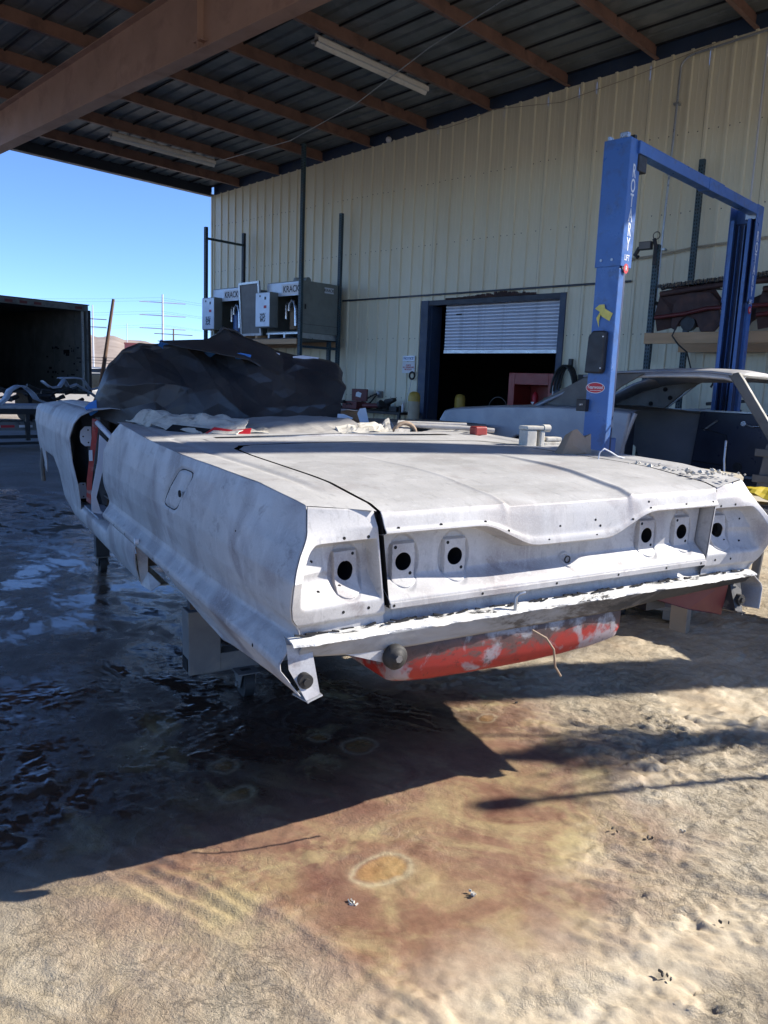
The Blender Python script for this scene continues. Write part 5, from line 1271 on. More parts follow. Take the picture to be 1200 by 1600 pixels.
# right inner valance seen below the ledge (deep red)
MB().add([(.40, .02, -.20), (.82, .0, -.20), (.82, .02, -.335), (.66, .04, -.30), (.42, .10, -.225)], [(0,4,3,2,1)]).build('inner_valance', M['dark_red'], car, off=OFF, solid=.004)
# tank / spare wheel well
sec = [(-.215, .005), (-.26, .003), (-.32, .006), (-.355, .020), (-.380, .06), (-.386, .30), (-.38, .60), (-.22, .68)]
P = []
for j in range(60):
    t = j/59; x = -.625+.92*t; e = min(1, max(0, math.sin(math.pi*min(max(t, 0), 1)))**.10)
    row = []
    for z, y in sec: row.append((x, .36+(y-.36)*(.80+.2*e), -.20+(z+.20)*(.55+.45*e)+.004*(float(fbm(x*8, y*8, 3, 70))-.5)))
    P.append(row)
MB().grid(P).build('spare_wheel_well', M['red_tank'], car, off=OFF, solid=.004)
for jx in (0, 59): MB().add(P[jx], [tuple(range(len(P[jx])))]).build('well_end', M['red_tank'], car, off=OFF)
MB().box((-.90, .05, -.20), (.90, 2.9, -.19)).build('floor_pan', M['steel_dark'], car, off=OFF)
for x in (-.62, .50): MB().box((x, .10, -.30), (x+.10, 2.6, -.20)).build('frame_rail', M['steel_dark'], car, off=OFF)
# body mount bushing
MB().lathe([(0, 0), (.017, 0), (.019, .006), (.028, .008), (.036, .014), (.036, .030), (.027, .036)], (-.645, -.050, -.252), 22, Matrix.Rotation(R(-90), 4, 'X')).build('body_bushing', M['rubber'], car, off=OFF)
MB().bar((-.645, -.053, -.252), (-.645, -.047, -.252), .011, n=6, smooth=False).build('bushing_bolt', M['steel_dusty'], car, off=OFF)
MB().add([(-.80, -.01, -.225), (-.67, -.012, -.225), (-.66, -.012, -.275), (-.70, -.005, -.262)], [(0,3,2,1)]).build('bushing_bracket', M['body'], car, off=OFF, solid=.004)
MB().path([(-.17, -.05, -.235), (-.13, -.07, -.26), (-.10, -.075, -.30), (-.085, -.07, -.36), (-.05, -.06, -.40)], .0035).build('dangling_wire', M['carton'], car, off=OFF)
# ---- inside: wheelhouse, inner structure, cabin tub
MB().box((-.90, 1.12, -.40), (-.62, 1.16, .10)).box((-.90, 1.90, -.40), (-.62, 1.94, .10)).box((-.66, 1.161, -.30), (-.62, 1.899, .10)).build('wheelhouse', M['steel_dark'], car, off=OFF)
b = MB(); rg = random.Random(4)
for i in range(12):
    yy = 1.3+rg.random()*.5; zz = -.28+rg.random()*.12; b.cbox((-.665, yy, zz), (.004, .01+.03*rg.random(), .008+.015*rg.random()))
tag(b.build('primer_flakes', M['white'], car, off=OFF), kind='stuff')
MB().add([(-.962, 1.79, -.27), (-.91, 1.765, -.27), (-.905, 1.80, -.40), (-.93, 1.83, -.47), (-.91, 1.72, -.475), (-.87, 1.70, -.44)], [(0,1,2,3),(2,5,4,3)]).build('wheel_arch_lip', M['body'], car, off=OFF, solid=.003)
MB().box((-.80, 1.72, -.19), (.80, 3.3, -.17)).build('cabin_floor', M['steel_dark'], car, off=OFF)
MB().box((-.82, 1.70, -.18), (.82, 1.73, .20)).build('rear_bulkhead', M['steel_dark'], car, off=OFF)
for s_ in (-1, 1): MB().box((s_*.80-.01, 1.73, -.18), (s_*.80+.01, 2.30, .20)).build('inner_quarter', M['steel_dusty'], car, off=OFF)
for s_ in (-1, 1):   # rocker panel below the crease, from the wheel arch to the front fender
    P = []
    for yy in np.linspace(1.78, 3.62, 40):
        f = float(sstep(2.40, 2.50, yy)); zt_ = -.250*(1-f)-.330*f; r_ = []
        for k, (a, b) in enumerate([(.80, 0), (.88, 0), (.952, -.004), (.964, -.03), (.963, -.085), (.955, -.13), (.935, -.175), (.905, -.20), (.80, -.205)]):
            z = zt_+b*(1 if f < .5 else .70) if k < 6 else [-.452, -.478, -.482][k-6]
            r_.append((s_*(a-(.05 if k < 2 and f < 1 else 0)), yy+(.05*float(sstep(-.30, -.46, z)) if yy < 1.9 else 0), z))
        P.append(r_)
    MB().grid(P if s_ > 0 else P[::-1]).build('rocker_panel', M['body'], car, off=OFF, solid=.003)
# pale plate standing in for the sunlit patch on the sill
MB().box((-.945, 2.85, -.328), (-.83, 3.35, -.318)).build('sill_lit_patch', M['alu_white'], car, off=OFF, bevel=.003)
# quarter door-jamb return
P = []
for z in np.linspace(.25, -.24, 16):
    yf = ip(z, [-.47, -.30, -.22, -.1, .1, .2, .27], [2.62, 2.55, 2.44, 2.54, 2.50, 2.36, 2.22]); xo = float(sidex(yf, z)); P.append([(-xo, yf, z), (-xo+.03, yf+.012, z), (-.84, yf-.02, z)])
MB().grid(P).build('door_jamb', M['body'], car, off=OFF)
P2 = [[(-a, b, c) for a, b, c in r_] for r_ in P]; MB().grid(P2[::-1]).build('door_jamb', M['body'], car, off=OFF)
# ---- hinge pillar, front fender
fen = MB()
def fside(y, z):
    x = ip(z, [-.46, -.38, -.2, -.05, .1, .2, .25, .285], [.93, .955, .975, 1.0, 1.012, .995, .965, .90]); return x-.03*sstep(4.9, 5.6, y)+.010*(fbm(y*3, z*5, 2, 80)-.5)
def fzb(y): return ip(y, [3.30, 3.5, 3.8, 4.02, 4.12, 4.25, 4.75, 4.9, 5.0, 5.5], [-.455, -.46, -.44, -.36, -.20, -.10, -.10, -.22, -.30, -.28])
for s_ in (-1, 1):
    NY, NZ = 110, 44; P = np.zeros((NY, NZ, 3))
    for i in range(NY):
        for j in range(NZ):
            u, v = i/(NY-1), j/(NZ-1); y = 3.22+u*(5.52-3.22); zt = .285-.05*sstep(4.6, 5.5, y); z = zt+(fzb(y)-zt)*v
            y = y+(1-u)*ip(z, [-.46, -.2, -.05, .1, .2, .285], [.14, .10, .14, .12, .02, -.10]); P[i, j] = (s_*float(fside(y, z)), y, z)
    q = MB().grid(P if s_ > 0 else P[::-1]).build('front_fender', M['body'], car, off=OFF, solid=.005)
    q['label'] = ('left' if s_ < 0 else 'right')+' front fender, plain sanded metal'
    # top of fender
    P = []
    for y in np.linspace(3.12, 5.5, 20):
        zt = .285-.05*float(sstep(4.6, 5.5, y)); P.append([(s_*float(fside(y, zt)), y, zt), (s_*.80, y, zt+.012), (s_*.70, y, zt+.0)])
    MB().grid(P[::-1] if s_ > 0 else P).build('fender_top', M['body'], car, off=OFF, solid=.004)
    MB().path([(s_*.97, 5.20, -.12), (s_*.98, 5.25, -.26), (s_*.97, 5.28, -.40)], .018, 6).build('fender_brace', M['steel_dusty'], car, off=OFF)
MB().box((-.86, 3.75, -.40), (-.82, 3.78, .24)).box((.82, 3.75, -.40), (.86, 3.78, .24)).box((-.83, 3.76, -.35), (.83, 3.80, .27)).build('firewall', M['steel_dark'], car, off=OFF)
MB().box((-.70, 3.8, .18), (.70, 5.45, .20)).build('inner_front', M['steel_dark'], car, off=OFF)
# hinge pillar with two hinge plates
MB().add([(-.78, 3.30, .26), (-.93, 3.40, .26), (-.955, 3.62, .10), (-.955, 3.70, -.22), (-.93, 3.62, -.42), (-.80, 3.30, -.42)], [(0,5,4,3,2,1)]).build('hinge_pillar', M['steel_dark'], car, off=OFF, solid=.02)
for (cx_, y, z, hh) in ((-.905, 3.36, .115, .062), (-.925, 3.50, -.245, .052)):
    prof_ = [(.02, hh), (-.02, hh), (-.045, hh*.55), (-.050, 0), (-.045, -hh*.6), (-.02, -hh), (.02, -hh)]
    o = MB().prism([(b_+z, cx_+a_) for a_, b_ in prof_], 1, y-.02, y-.012).build('hinge_plate', M['coupe_white'] if False else M['paper_white'], car, off=OFF, bevel=.004)
    h_ = MB()
    for (a_, b_) in ((.0, .04), (-.03, 0), (.0, -.038)): h_.bar((cx_+a_, y-.0215, z+b_), (cx_+a_, y-.018, z+b_), .005, n=8)
    tag(h_.build('hinge_holes', M['hole'], o, off=OFF), kind='stuff')
MB().add([(-.900, 3.20, .235), (-.862, 3.20, .225), (-.880, 3.19, .10), (-.897, 3.19, .0), (-.915, 3.19, -.14), (-.928, 3.19, -.29), (-.952, 3.20, -.27), (-.945, 3.20, -.14), (-.925, 3.20, .0), (-.908, 3.20, .12)], [(0,9,2,1),(9,8,3,2),(8,7,4,3),(7,6,5,4)]).build('red_flange', M['red_oxide'], car, off=OFF)
MB().path([(-.865, 3.22, .24), (-.87, 3.24, .10), (-.885, 3.26, -.05)], .015, 6).build('pillar_edge', M['steel_dusty'], car, off=OFF)
MB().add([(-.895, 3.0, .15), (-.852, 3.0, .105), (-.868, 3.0, .0), (-.925, 3.0, -.22), (-.905, 3.0, -.30), (-.885, 2.98, -.325), (-.955, 3.0, -.31), (-.953, 3.0, -.20), (-.91, 3.0, .0)], [(0,8,7,6,5,4,3,2,1)]).build('white_strip', M['paper_white'], car, off=OFF, solid=.008)
MB().path([(-.875, 3.18, .21), (-.835, 2.95, .135), (-.80, 2.70, .11)], .016).build('cross_strip', M['paper_white'], car, off=OFF)
MB().box((-.932, 3.165, -.02), (-.912, 3.17, .045)).build('data_plate', M['white'], car, off=OFF)
# windshield base / cowl top hidden by the paper
MB().box((-.78, 3.45, .22), (.78, 3.9, .27)).build('cowl', M['body'], car, off=OFF, bevel=.02)
# torn edges of the old top round the cabin
def torn(name, label_m, rows, m, seed, amp=.012, sol=.004):
    rows = [[Vector(p) for p in r_] for r_ in rows]; I = len(rows); out = []
    n1, n2 = 9, 7
    for i in range((I-1)*n1+1):
        a = min(i//n1, I-2); t = i/n1-a; r_ = []
        J = len(rows[0])
        for j in range((J-1)*n2+1):
            b = min(j//n2, J-2); u = j/n2-b
            p = rows[a][b].lerp(rows[a+1][b], t).lerp(rows[a][b+1].lerp(rows[a+1][b+1], t), u)
            n_ = float(fbm(p.x*17+seed, p.y*17, 3, seed))-.5; n2_ = float(fbm(p.x*17, p.y*17+9, 3, seed+5))-.5
            r_.append((p.x+n2_*amp, p.y+n_*amp, p.z+n_*amp*1.6))
        out.append(r_)
    return MB().grid(out, smooth=False).build(name, M[m], car, off=OFF, solid=sol)
torn('torn_top_edge', '', [[(-.86, 2.42, .262), (-.84, 2.20, .262), (-.80, 2.0, .258), (-.68, 1.83, .24), (-.50, 1.70, .235)], [(-.80, 2.44, .30), (-.78, 2.22, .33), (-.74, 2.04, .30), (-.60, 1.92, .305), (-.42, 1.80, .285)], [(-.70, 2.46, .28), (-.68, 2.26, .31), (-.64, 2.1, .30), (-.52, 2.02, .315), (-.36, 1.92, .285)]], 'dust_white', 91, .03)
torn('dusty_cloth', '', [[(-.40, 1.76, .225), (-.1, 1.74, .235), (.25, 1.74, .24)], [(-.42, 1.92, .27), (-.1, 1.95, .285), (.22, 1.98, .295)], [(-.42, 2.4, .26), (-.05, 2.45, .28), (.30, 2.5, .28)]], 'blast_grit', 101, .012)
torn('crumbled_edge', '', [[(.06, 1.73, .232), (.2, 1.73, .235), (.36, 1.73, .235)], [(.06, 1.80, .262), (.22, 1.84, .275), (.42, 1.86, .282)]], 'dust_white', 111, .03, .012)
torn('grey_flap', '', [[(.36, 1.73, .225), (.46, 1.73, .225)], [(.46, 1.85, .29), (.54, 1.86, .295)]], 'blast_grit', 115, .02)
MB().add([(-.63, 1.80, .238), (-.52, 1.745, .236), (-.44, 1.71, .232), (-.42, 1.735, .268), (-.50, 1.76, .258), (-.58, 1.80, .270)], [(0,1,2,3,4,5)]).build('red_lining', M['red_print'], car, off=OFF, solid=.006)
torn('pale_lining', '', [[(-.50, 1.77, .232), (-.40, 1.76, .235), (-.32, 1.76, .236)], [(-.47, 1.86, .262), (-.38, 1.86, .262), (-.30, 1.88, .262)]], 'dust_white', 121, .02)
MB().add([(-.78, 1.93, .245), (-.64, 1.80, .238), (-.60, 1.80, .262), (-.74, 1.94, .275)], [(0,1,2,3)]).build('torn_gap', M['hole'], car, off=OFF, solid=.004)
MB().path([(.52, 1.82, .27), (.8, 1.76, .26), (1.0, 1.70, .245)], .014).path([(.5, 1.9, .28), (.9, 1.83, .27)], .012).build('rusty_top_bow', M['blast_grit'], car, off=OFF)
MB().path([(.46+.07*math.cos(a), 1.78, .225+.06*math.sin(a)) for a in np.linspace(.1, 3.0, 10)], .012).build('curved_bow', M['carton'], car, off=OFF)
MB().box((.80, 1.60, .225), (.88, 1.66, .275)).build('red_block', M['red_paint'], car, off=OFF, bevel=.008)
# dolly under the body
MB().box((-.04, 1.25, .30), (.04, 3.95, .38)).build('dolly_spine', M['steel_dusty'], car, bevel=.004)
MB().box((-.80, 1.335, .116), (.80, 1.425, .199)).build('dolly_crossbar', M['steel_dusty'], car, bevel=.004)
MB().box((-.80, 3.775, .30), (.80, 3.865, .38)).build('dolly_crossbar', M['steel_dark'], car, bevel=.004)
MB().box((-.85, 1.33, .12), (-.71, 1.43, .40)).build('dolly_post', M['steel_dusty'], car, bevel=.004)
MB().box((-.855, 1.345, .135), (-.849, 1.415, .19)).build('tube_mouth', M['hole'], car)
for (x, y, z0_) in ((-.77, 3.80, .123), (.72, 3.80, .123), (.75, 1.38, .2)): MB().box((x-.045, y-.04, z0_), (x+.045, y+.04, .46)).build('dolly_post', M['steel_dark'], car, bevel=.004)
def caster(x, y):
    MB().bar((x-.022, y, .062), (x+.022, y, .062), .062, n=24).build('caster_wheel', M['rubber'], car)
    b = MB()
    for q in (-1, 1): b.prism([(y-.05, .115), (y+.05, .115), (y+.018, .045), (y-.018, .045)], 0, x+q*.032-.003, x+q*.032+.003)
    b.box((x-.05, y-.055, .1155), (x+.05, y+.055, .122)).bar((x-.045, y, .062), (x+.045, y, .062), .012, n=8); b.build('caster_fork', M['steel_dusty'], car, bevel=.003)
for (x, y) in ((-.61, 1.30), (-.77, 3.80), (.66, 1.30), (.72, 3.80)): caster(x, y)

def on_car(o, p):
    """top-level thing placed at a point given in the car's frame"""
    v = car.matrix_world @ Vector((p[0], p[1], p[2]+ZL)); o.location = v; o.rotation_euler = (0, 0, math.atan2(fv.y, fv.x)-math.pi/2); return o
# ---- black masking paper over the windscreen opening
pap = thing('masking_paper', 'big crumpled sheet of black masking paper taped over the windscreen opening', 'paper sheet'); on_car(pap, (0, 3.3, 0))
TOPX = [-.90, -.84, -.78, -.70, -.60, -.45, -.30, -.18, -.12, -.06, .02, .12, .28, .45, .62, .74, .80]
TOPZ = [.27, .42, .55, .64, .69, .695, .70, .70, .73, .825, .81, .755, .70, .672, .66, .65, .62]
NI, NJ = 170, 340; P = np.zeros((NI, NJ, 3))
for j in range(NJ):
    x = -.90+1.68*j/(NJ-1); zt = ip(x, TOPX, TOPZ)
    for i in range(NI):
        t = i/(NI-1)      # 0 top ridge, 1 rear bottom hem (toward camera)
        zb_ = ip(x, [-.9, -.75, -.5, 0, .4, .62, .8], [.24, .17, .16, .20, .20, .22, .30])
        bulge = math.sin(math.pi*t)*.10
        kx = ip(x, [-.9, -.6, -.2, .8], [.12, .75, 1, 1]); xx_ = x*(1-.34*t) if x > 0 else x*(1-.02*t)
        y = (-.75*t**.9-bulge*(.4+.4*math.sin(x*4)))*kx
        z = zt+(zb_-zt)*t**1.15
        if x > 0: xx_ = x*(1-.56*abs(y))
        P[i, j] = (xx_, y, z)
def crease(x, y, s, f):
    """facetted crumple: min/max of random planes"""
    rg = np.random.RandomState(s); v = 0
    for k in range(f):
        a = rg.uniform(0, math.pi); c = rg.uniform(-.8, .8); w_ = rg.uniform(.08, .24)
        d = np.cos(a)*x+np.sin(a)*y*1.3-c; v = v+rg.uniform(.35, 1)*w_*np.maximum(0, 1-np.abs(d)/w_)*sstep(.38, .62, fbm(x*2+k, y*2-k, 2, s+k))
    return v
Xc = P[:, :, 0]; Yc = P[:, :, 2]
def tri_noise(x, y, cell, s, ang=.5):
    ca, sa = math.cos(ang), math.sin(ang); u, v = (x*ca+y*sa)/cell, (-x*sa+y*ca)/cell
    iu, iv = np.floor(u).astype(np.int64), np.floor(v).astype(np.int64); fu, fw = u-iu, v-iv
    h00, h10, h01, h11 = _h(iu, iv, s), _h(iu+1, iv, s), _h(iu, iv+1, s), _h(iu+1, iv+1, s)
    return np.where(fu+fw < 1, h00+(h10-h00)*fu+(h01-h00)*fw, h11+(h01-h11)*(1-fu)+(h10-h11)*(1-fw))-.5
wx_ = Xc+(fbm(Xc*2, Yc*2, 2, 7)-.5)*.25; wy_ = Yc+(fbm(Xc*2+5, Yc*2, 2, 8)-.5)*.25
cr_ = .34*tri_noise(wx_, wy_*1.2, .34, 3, .75)+.15*tri_noise(wx_, wy_, .17, 4, .3)+.05*tri_noise(wx_, wy_, .08, 6, 1.2)
wgt = sstep(0, .10, np.linspace(0, 1, NI))[:, None]
P[:, :, 1] -= cr_*wgt; P[:, :, 0] += (fbm(Xc*5, Yc*5, 2, 140)-.5)*.03*wgt; P[:, :, 2] += (fbm(Xc*6+4, Yc*6, 2, 141)-.5)*.03
MB().grid(P[:, ::-1]).build('rear_drape', M['paper'], pap, solid=.003, sharp=9)
Pf = P.copy(); Pf[:, :, 0] = np.where(Pf[:, :, 0] > 0, Pf[:, :, 0]*.86, Pf[:, :, 0]); Pf[:, :, 1] = 0.002-Pf[:, :, 1]*.25; MB().grid(Pf).build('front_drape', M['paper'], pap, solid=.003, sharp=9)
# overlapping strip folded over from the top
top_ = [(-.50, .70), (-.20, .725), (-.06, .80), (.10, .745), (.27, .685), (.46, .66), (.62, .635)]
bot_ = [(-.42, .655), (-.20, .62), (-.04, .60), (.10, .53), (.24, .45), (.38, .37), (.52, .36)]
rows = []
for i in range(10):
    t = i/9; row = []
    for j in range(61):
        u = j/60*6; k = min(int(u), 5); f = u-k; a = Vector((top_[k][0], 0, top_[k][1])).lerp(Vector((top_[k+1][0], 0, top_[k+1][1])), f); b = Vector((bot_[k][0], 0, bot_[k][1])).lerp(Vector((bot_[k+1][0], 0, bot_[k+1][1])), f)
        p = a.lerp(b, t); n_ = float(tri_noise(np.array(p.x), np.array(p.z), .16, 19, .6)); row.append((p.x, -.10-.34*t-n_*.16-.04*math.sin(u*1.9), p.z+.01))
    rows.append(row)
MB().grid(rows).build('top_fold', M['paper'], pap, solid=.003, sharp=9)
PAPV = np.vstack([P.reshape(-1, 3), np.array(rows).reshape(-1, 3)-np.array([0, .01, 0])])
# ragged hem lying on the cabin edge, dusty
rows = []
for i in range(5):
    rows.append([(.28+.5*u, -.78-.05*math.sin(u*9)-.03*i, .20+.06*u-.012*i+.025*math.sin(u*14+i)*.6) for u in np.linspace(0, 1, 24)])
MB().grid(rows, smooth=False).build('dusty_hem', M['blast_grit'], pap, solid=.003)
def strip_(m, pts, parent, name): return MB().add(pts, [tuple(range(len(pts)))]).build(name, M[m], parent, solid=.002)
def tape(label, px, pz, py, w_, h_, a, m='blue_tape', name='blue_tape_piece', cat='tape'):
    A_ = PAPV; k_ = np.argmin((A_[:, 0]-px)**2+(A_[:, 2]-pz)**2+.02*(A_[:, 1]-py)**2); py = min(float(A_[k_, 1])-.014, py if cat == 'rag' else 9)
    t = thing(name, label, cat); on_car(t, (px, 3.3+py, pz)); ca, sa = math.cos(a), math.sin(a)
    pts = [(x*ca-z*sa, -.004+.012*k, x*sa+z*ca) for k, (x, z) in enumerate([(-w_, -h_), (w_*.9, -h_*.8), (w_, h_), (-w_*.3, h_*1.1), (-w_*1.1, h_*.7)])]
    MB().add([(p_[0], p_[1]*.3, p_[2]) for p_ in pts], [tuple(range(5))]).build('tape_strip' if cat == 'tape' else 'paper_strip', M[m], t, solid=.002)
tape('blue tape scrap at the top left shoulder of the black paper', -.44, .69, -.06, .035, .025, -.6)
tape('blue tape scrap in the middle of the paper under the peak', -.20, .628, -.26, .055, .028, .25)
tape('short blue tape half under the folded paper right of the peak', -.04, .63, -.24, .05, .02, -.1)
tape('upright blue tape strip at the right side of the black paper', .51, .45, -.40, .032, .07, .25)
tape('blue tape tag at the low left corner of the black paper', -.87, .30, -.10, .05, .035, .5)
tape('white paper slip taped on the ridge right of the peak', .22, .66, -.06, .08, .028, -.25, 'paper_white', 'paper_slip', 'paper')
tape('white paper slip at the top right corner of the black paper', .50, .625, -.06, .09, .032, -.05, 'paper_white', 'paper_slip', 'paper')
tape('pale rag end hanging at the right foot of the paper', .60, .27, -.80, .03, .06, .3, 'paper_white', 'rag_end', 'rag')
tape('small white scrap near the right foot of the paper', .48, .26, -.82, .05, .03, -.3, 'paper_white', 'paper_scrap', 'paper')
# ---- things standing on or behind the boot
def blockpile(t):
    MB().box((-.075, -.03, .0), (-.01, .03, .085)).box((-.08, -.035, .086), (.03, .03, .105)).box((.012, -.03, .0), (.04, .03, .085)).build('block', M['dust_white'], t, bevel=.006)
    MB().box((.035, -.03, .0), (.16, .03, .03)).box((.05, -.03, .031), (.15, .02, .052)).build('block', M['dust_white'], t, bevel=.006)
    MB().bar((.03, -.02, .095), (.07, -.02, .095), .018, n=10).build('stub', M['dust_white'], t)
t = thing('dusty_blocks', 'small pile of dusty plaster coloured blocks at the right edge of the boot', 'block'); on_car(t, (.80, 1.12, .205)); blockpile(t)
t = thing('paper_bag', 'crumpled brown paper bag standing at the right edge of the boot by the lift post', 'bag'); on_car(t, (.72, .74, .19))
vs = [(-.10, 0, 0), (.085, 0, 0), (.09, .05, 0), (-.09, .06, 0), (-.035, 0, .125), (-.01, .0, .13), (.03, -.01, .095), (.075, .0, .11), (.08, .04, .10), (.0, .05, .085), (-.03, .05, .10), (.02, -.03, .03), (-.045, -.02, .06), (.055, -.02, .06)]
MB().add(vs, [(0,11,12),(0,12,4),(4,12,5),(12,6,5),(12,11,6),(11,13,6),(6,13,7),(11,1,13),(13,1,7),(1,2,8,7),(2,3,10,9),(2,9,8),(3,0,4,10),(0,1,11)]).build('bag_skin', M['carton'], t, solid=.002)
t = thing('bent_wire', 'thin bent white wire lying by the brown paper bag', 'wire'); on_car(t, (.72, .56, .205)); MB().path([(-.05, 0, 0), (-.045, 0, .03), (-.02, 0, .045), (.02, 0, .03), (.06, 0, .012), (.12, 0, .0)], .003).build('wire', M['paper_white'], t)
rg = random.Random(21)
for (x, y, n_, sc_, lab) in ((.72, .36, 12, .030, 'clump of pale dried sealer crumbs nearest the bag on the boot edge'), (.74, .22, 14, .018, 'thin line of pale crumbs in the middle of the right boot edge'), (.76, .12, 16, .026, 'larger clump of pale crumbs toward the right rear corner'), (.80, .05, 16, .018, 'loose grey crumbs on the right rear corner of the body')):
    t = thing('dried_sealer', lab, 'debris', group='pale crumbs along the right edge of the boot'); on_car(t, (x, y, .195)); b = MB()
    for i in range(n_):
        c = Vector((rg.uniform(-.03, .05)+.03*math.sin(i), rg.uniform(-.06, .06), rg.uniform(0, sc_*.5))); s_ = sc_*rg.uniform(.25, .6)
        Mx = Matrix.Translation(c) @ Matrix.Rotation(rg.uniform(0, 3), 4, 'Z') @ Matrix.Rotation(rg.uniform(-1, 1), 4, 'X'); vv = [Mx @ Vector((a_*s_*rg.uniform(.6, 1.2), b_*s_*rg.uniform(.5, 1), c_*s_*rg.uniform(.4, .9))) for a_, b_, c_ in ((1,0,0),(-1,0,0),(0,1,0),(0,-1,0),(0,0,1),(0,0,-1))]
        b.add(vv, [(0,2,4),(2,1,4),(1,3,4),(3,0,4),(2,0,5),(1,2,5),(3,1,5),(0,3,5)])
    tag(b.build('crumbs', M['dust_white'], t), kind='stuff')
# bench with boards, yellow sheet right of the body
wt = thing('steel_work_table', 'dusty work table standing in the sun behind the right rear corner of the body', 'table', (-1.9, 5.6, 0)); wt.rotation_euler = (0, 0, R(-14))
MB().box((-.5, -.40, .66), (1.3, .55, .70)).build('table_top', M['concrete_dust'], wt, bevel=.004)
MB().box((-.45, -.38, .56), (1.25, -.33, .659)).box((-.45, .45, .56), (1.25, .50, .659)).build('apron', M['steel_dusty'], wt)
for (x, y) in ((-.44, -.37), (1.22, -.37), (-.44, .48), (1.22, .48)): MB().box((x-.025, y-.025, 0), (x+.025, y+.025, .66)).build('leg', M['steel_dusty'], wt)
bb_ = thing('loose_board', 'pale dusty board lying on the stacked table behind the body corner', 'board', (-2.12, 5.35, .87)); bb_.rotation_euler = (0, R(3), R(8))
MB().add([(-.45, -.25, 0), (.22, -.22, 0), (.26, .0, 0), (.20, .2, 0), (-.45, .25, 0), (-.45, -.25, -.02), (.22, -.22, -.02), (.26, .0, -.02), (.20, .2, -.02), (-.45, .25, -.02)], [(0,1,2,3,4),(9,8,7,6,5),(0,5,6,1),(1,6,7,2),(2,7,8,3),(3,8,9,4),(4,9,5,0)]).build('board', M['concrete_dust'], bb_)
MB().box((-.40, -.2, -.17), (.12, .2, -.021)).build('packing_box', M['steel_dusty'], bb_, bevel=.006)
ys = thing('yellow_sheet', 'creased bright yellow plastic sheet on the table at the right edge', 'plastic sheet', (-1.62, 5.28, .70))
rows = []
for i in range(9):
    rows.append([(-.18+.7*u, -.10+.04*i, .105*max(0, 1-abs(u*2.2-.25-.9*(u > .45)))*(.5+.5*math.sin(i*.6))+.02+.012*math.sin(u*20+i)) for u in np.linspace(0, 1, 26)])
MB().grid(rows, smooth=False).build('sheet', M['yellow_sheet'], ys, solid=.004)
ch = thing('metal_offcuts', 'row of small metal offcuts lying along the table edge', 'debris', (-1.55, 5.12, .70)); b = MB()
for i in range(14): b.cbox((-.2+i*.05+rg.uniform(-.01, .01), rg.uniform(-.02, .02), .012), (.02, .006, .008))
tag(b.build('offcuts', M['steel_dark'], ch), kind='stuff')
# ground level pieces behind on the right
def wood_stand(loc, label, hgt, w_=.05, grp='short posts standing on the sand behind the body'):
    t = thing('short_post', label, 'post', loc, grp); MB().box((-w_, -w_*.6, 0), (w_, w_*.6, hgt)).build('post', M['carton'], t, bevel=.003); return t
wood_stand((-1.80, 4.43, 0), 'square tan post under the body nearest the camera', .42)
wood_stand((-1.74, 5.12, 0), 'short post partly hidden behind the right tail tip', .36, .035)
hp = thing('bent_hoop', 'grey bent metal hoop standing on the sand behind the right tail', 'hoop', (-1.86, 5.80, 0))
MB().path([(.0, 0, 0), (.02, 0, .30), (-.02, 0, .40), (-.10, 0, .44), (-.35, 0, .45)], .035, 6).build('hoop', M['steel_dusty'], hp)
cr2 = thing('creeper_cart', 'low creeper cart with a red box on it under the body', 'cart', (-2.12, 4.82, 0)); cr2.rotation_euler = (0, 0, R(20))
MB().box((-.22, -.34, .075), (.22, .30, .10)).build('platform', M['steel_dusty'], cr2); MB().box((-.10, -.10, .101), (.16, .12, .19)).build('red_box', M['red_paint'], cr2, bevel=.006)
MB().box((.06, -.34, .02), (.20, .1, .074)).build('side_channel', M['steel_dusty'], cr2)
for (x, y) in ((-.18, -.3), (.18, -.3), (-.18, .25), (.18, .25)): MB().bar((x-.015, y, .04), (x+.015, y, .04), .038, n=14).build('wheel', M['rubber'], cr2)
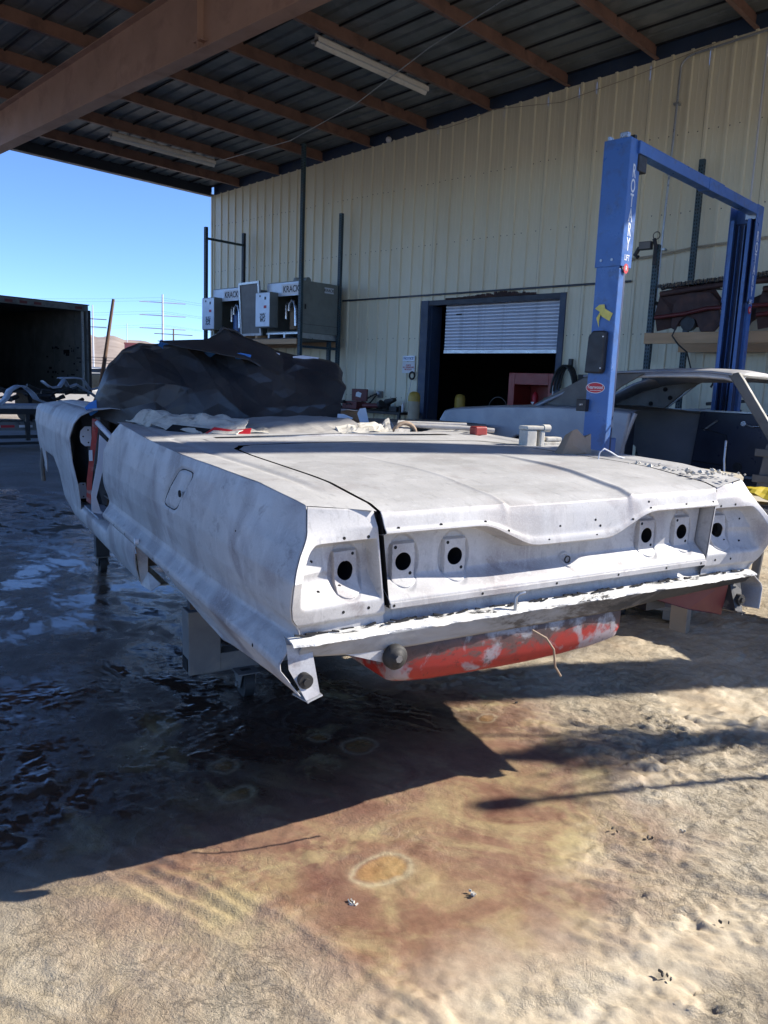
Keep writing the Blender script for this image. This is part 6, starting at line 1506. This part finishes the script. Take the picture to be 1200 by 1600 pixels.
# bench board in front of the wall bench seen between paper and coupe, with bottle
mt = thing('trestle_table', 'long grey table behind the body with a water bottle on it', 'table', (-6.6, 6.25, 0)); mt.rotation_euler = (0, 0, R(60))
MB().box((-1.0, -.45, .92), (1.5, .45, .97)).build('table_top', M['steel_dusty'], mt, bevel=.004)
for (x, y) in ((-.9, -.4), (1.4, -.4), (-.9, .4), (1.4, .4)): MB().box((x-.03, y-.03, 0), (x+.03, y+.03, .919)).build('leg', M['steel_dark'], mt)
wbt = thing('water_bottle', 'clear water bottle with blue label standing right of the black paper', 'bottle', (-6.5, 5.80, .97))
MB().lathe([(0, 0), (.034, 0), (.036, .02), (.033, .05), (.036, .07), (.036, .17), (.030, .20), (.014, .225), (.014, .24)], n=18).build('bottle_body', M['water'], wbt)
MB().lathe([(.0365, .09), (.037, .10), (.037, .15), (.0365, .16)], n=18).build('label_band', M['blue_tape'], wbt); MB().lathe([(.016, .235), (.016, .255), (0, .255)], n=12).build('bottle_cap', M['white'], wbt)
# ---- bits lying on the mud
def bit(loc, label, m, sc_, n_, seed):
    t = thing('ground_scrap', label, 'debris', loc); b = MB(); rg = random.Random(seed)
    for i in range(n_):
        c = Vector((rg.uniform(-sc_, sc_), rg.uniform(-sc_, sc_)*.6, .003+rg.random()*.004)); s_ = sc_*rg.uniform(.2, .45)
        b.cbox((0, 0, 0), (s_, s_*.35, .003), Matrix.Translation(c) @ Matrix.Rotation(rg.uniform(0, 3.1), 4, 'Z') @ Matrix.Rotation(rg.uniform(-.5, .5), 4, 'X'))
    tag(b.build('scrap', M[m], t), kind='stuff')
bit((-1.01, 2.151, .01), 'dark leaf shaped scrap on the mud right of the tree shadow', 'dark', .016, 2, 1)
bit((-.928, 2.20, .01), 'second dark scrap just right of the first', 'dark', .016, 2, 2)
bit((-.625, 1.67, .012), 'dark crooked twig scrap at the lower right', 'dark', .018, 4, 3)
bit((-.604, 1.97, .012), 'small dark scrap near the right edge', 'dark', .012, 3, 4)
bit((-1.325, 1.316, .002), 'pale broken filler crumbs just below the yellow ring', 'dust_white', .012, 8, 5)
bit((-1.13, 1.58, .006), 'small pale crumbs right of the yellow ring', 'dust_white', .012, 6, 6)
bit((-.86, 2.32, .008), 'pale crumb in the sunlit mud at the right', 'dust_white', .012, 4, 7)
bit((-1.83, 2.78, .004), 'thin bent scrap of wire on the mud under the tail', 'dark', .02, 3, 8)
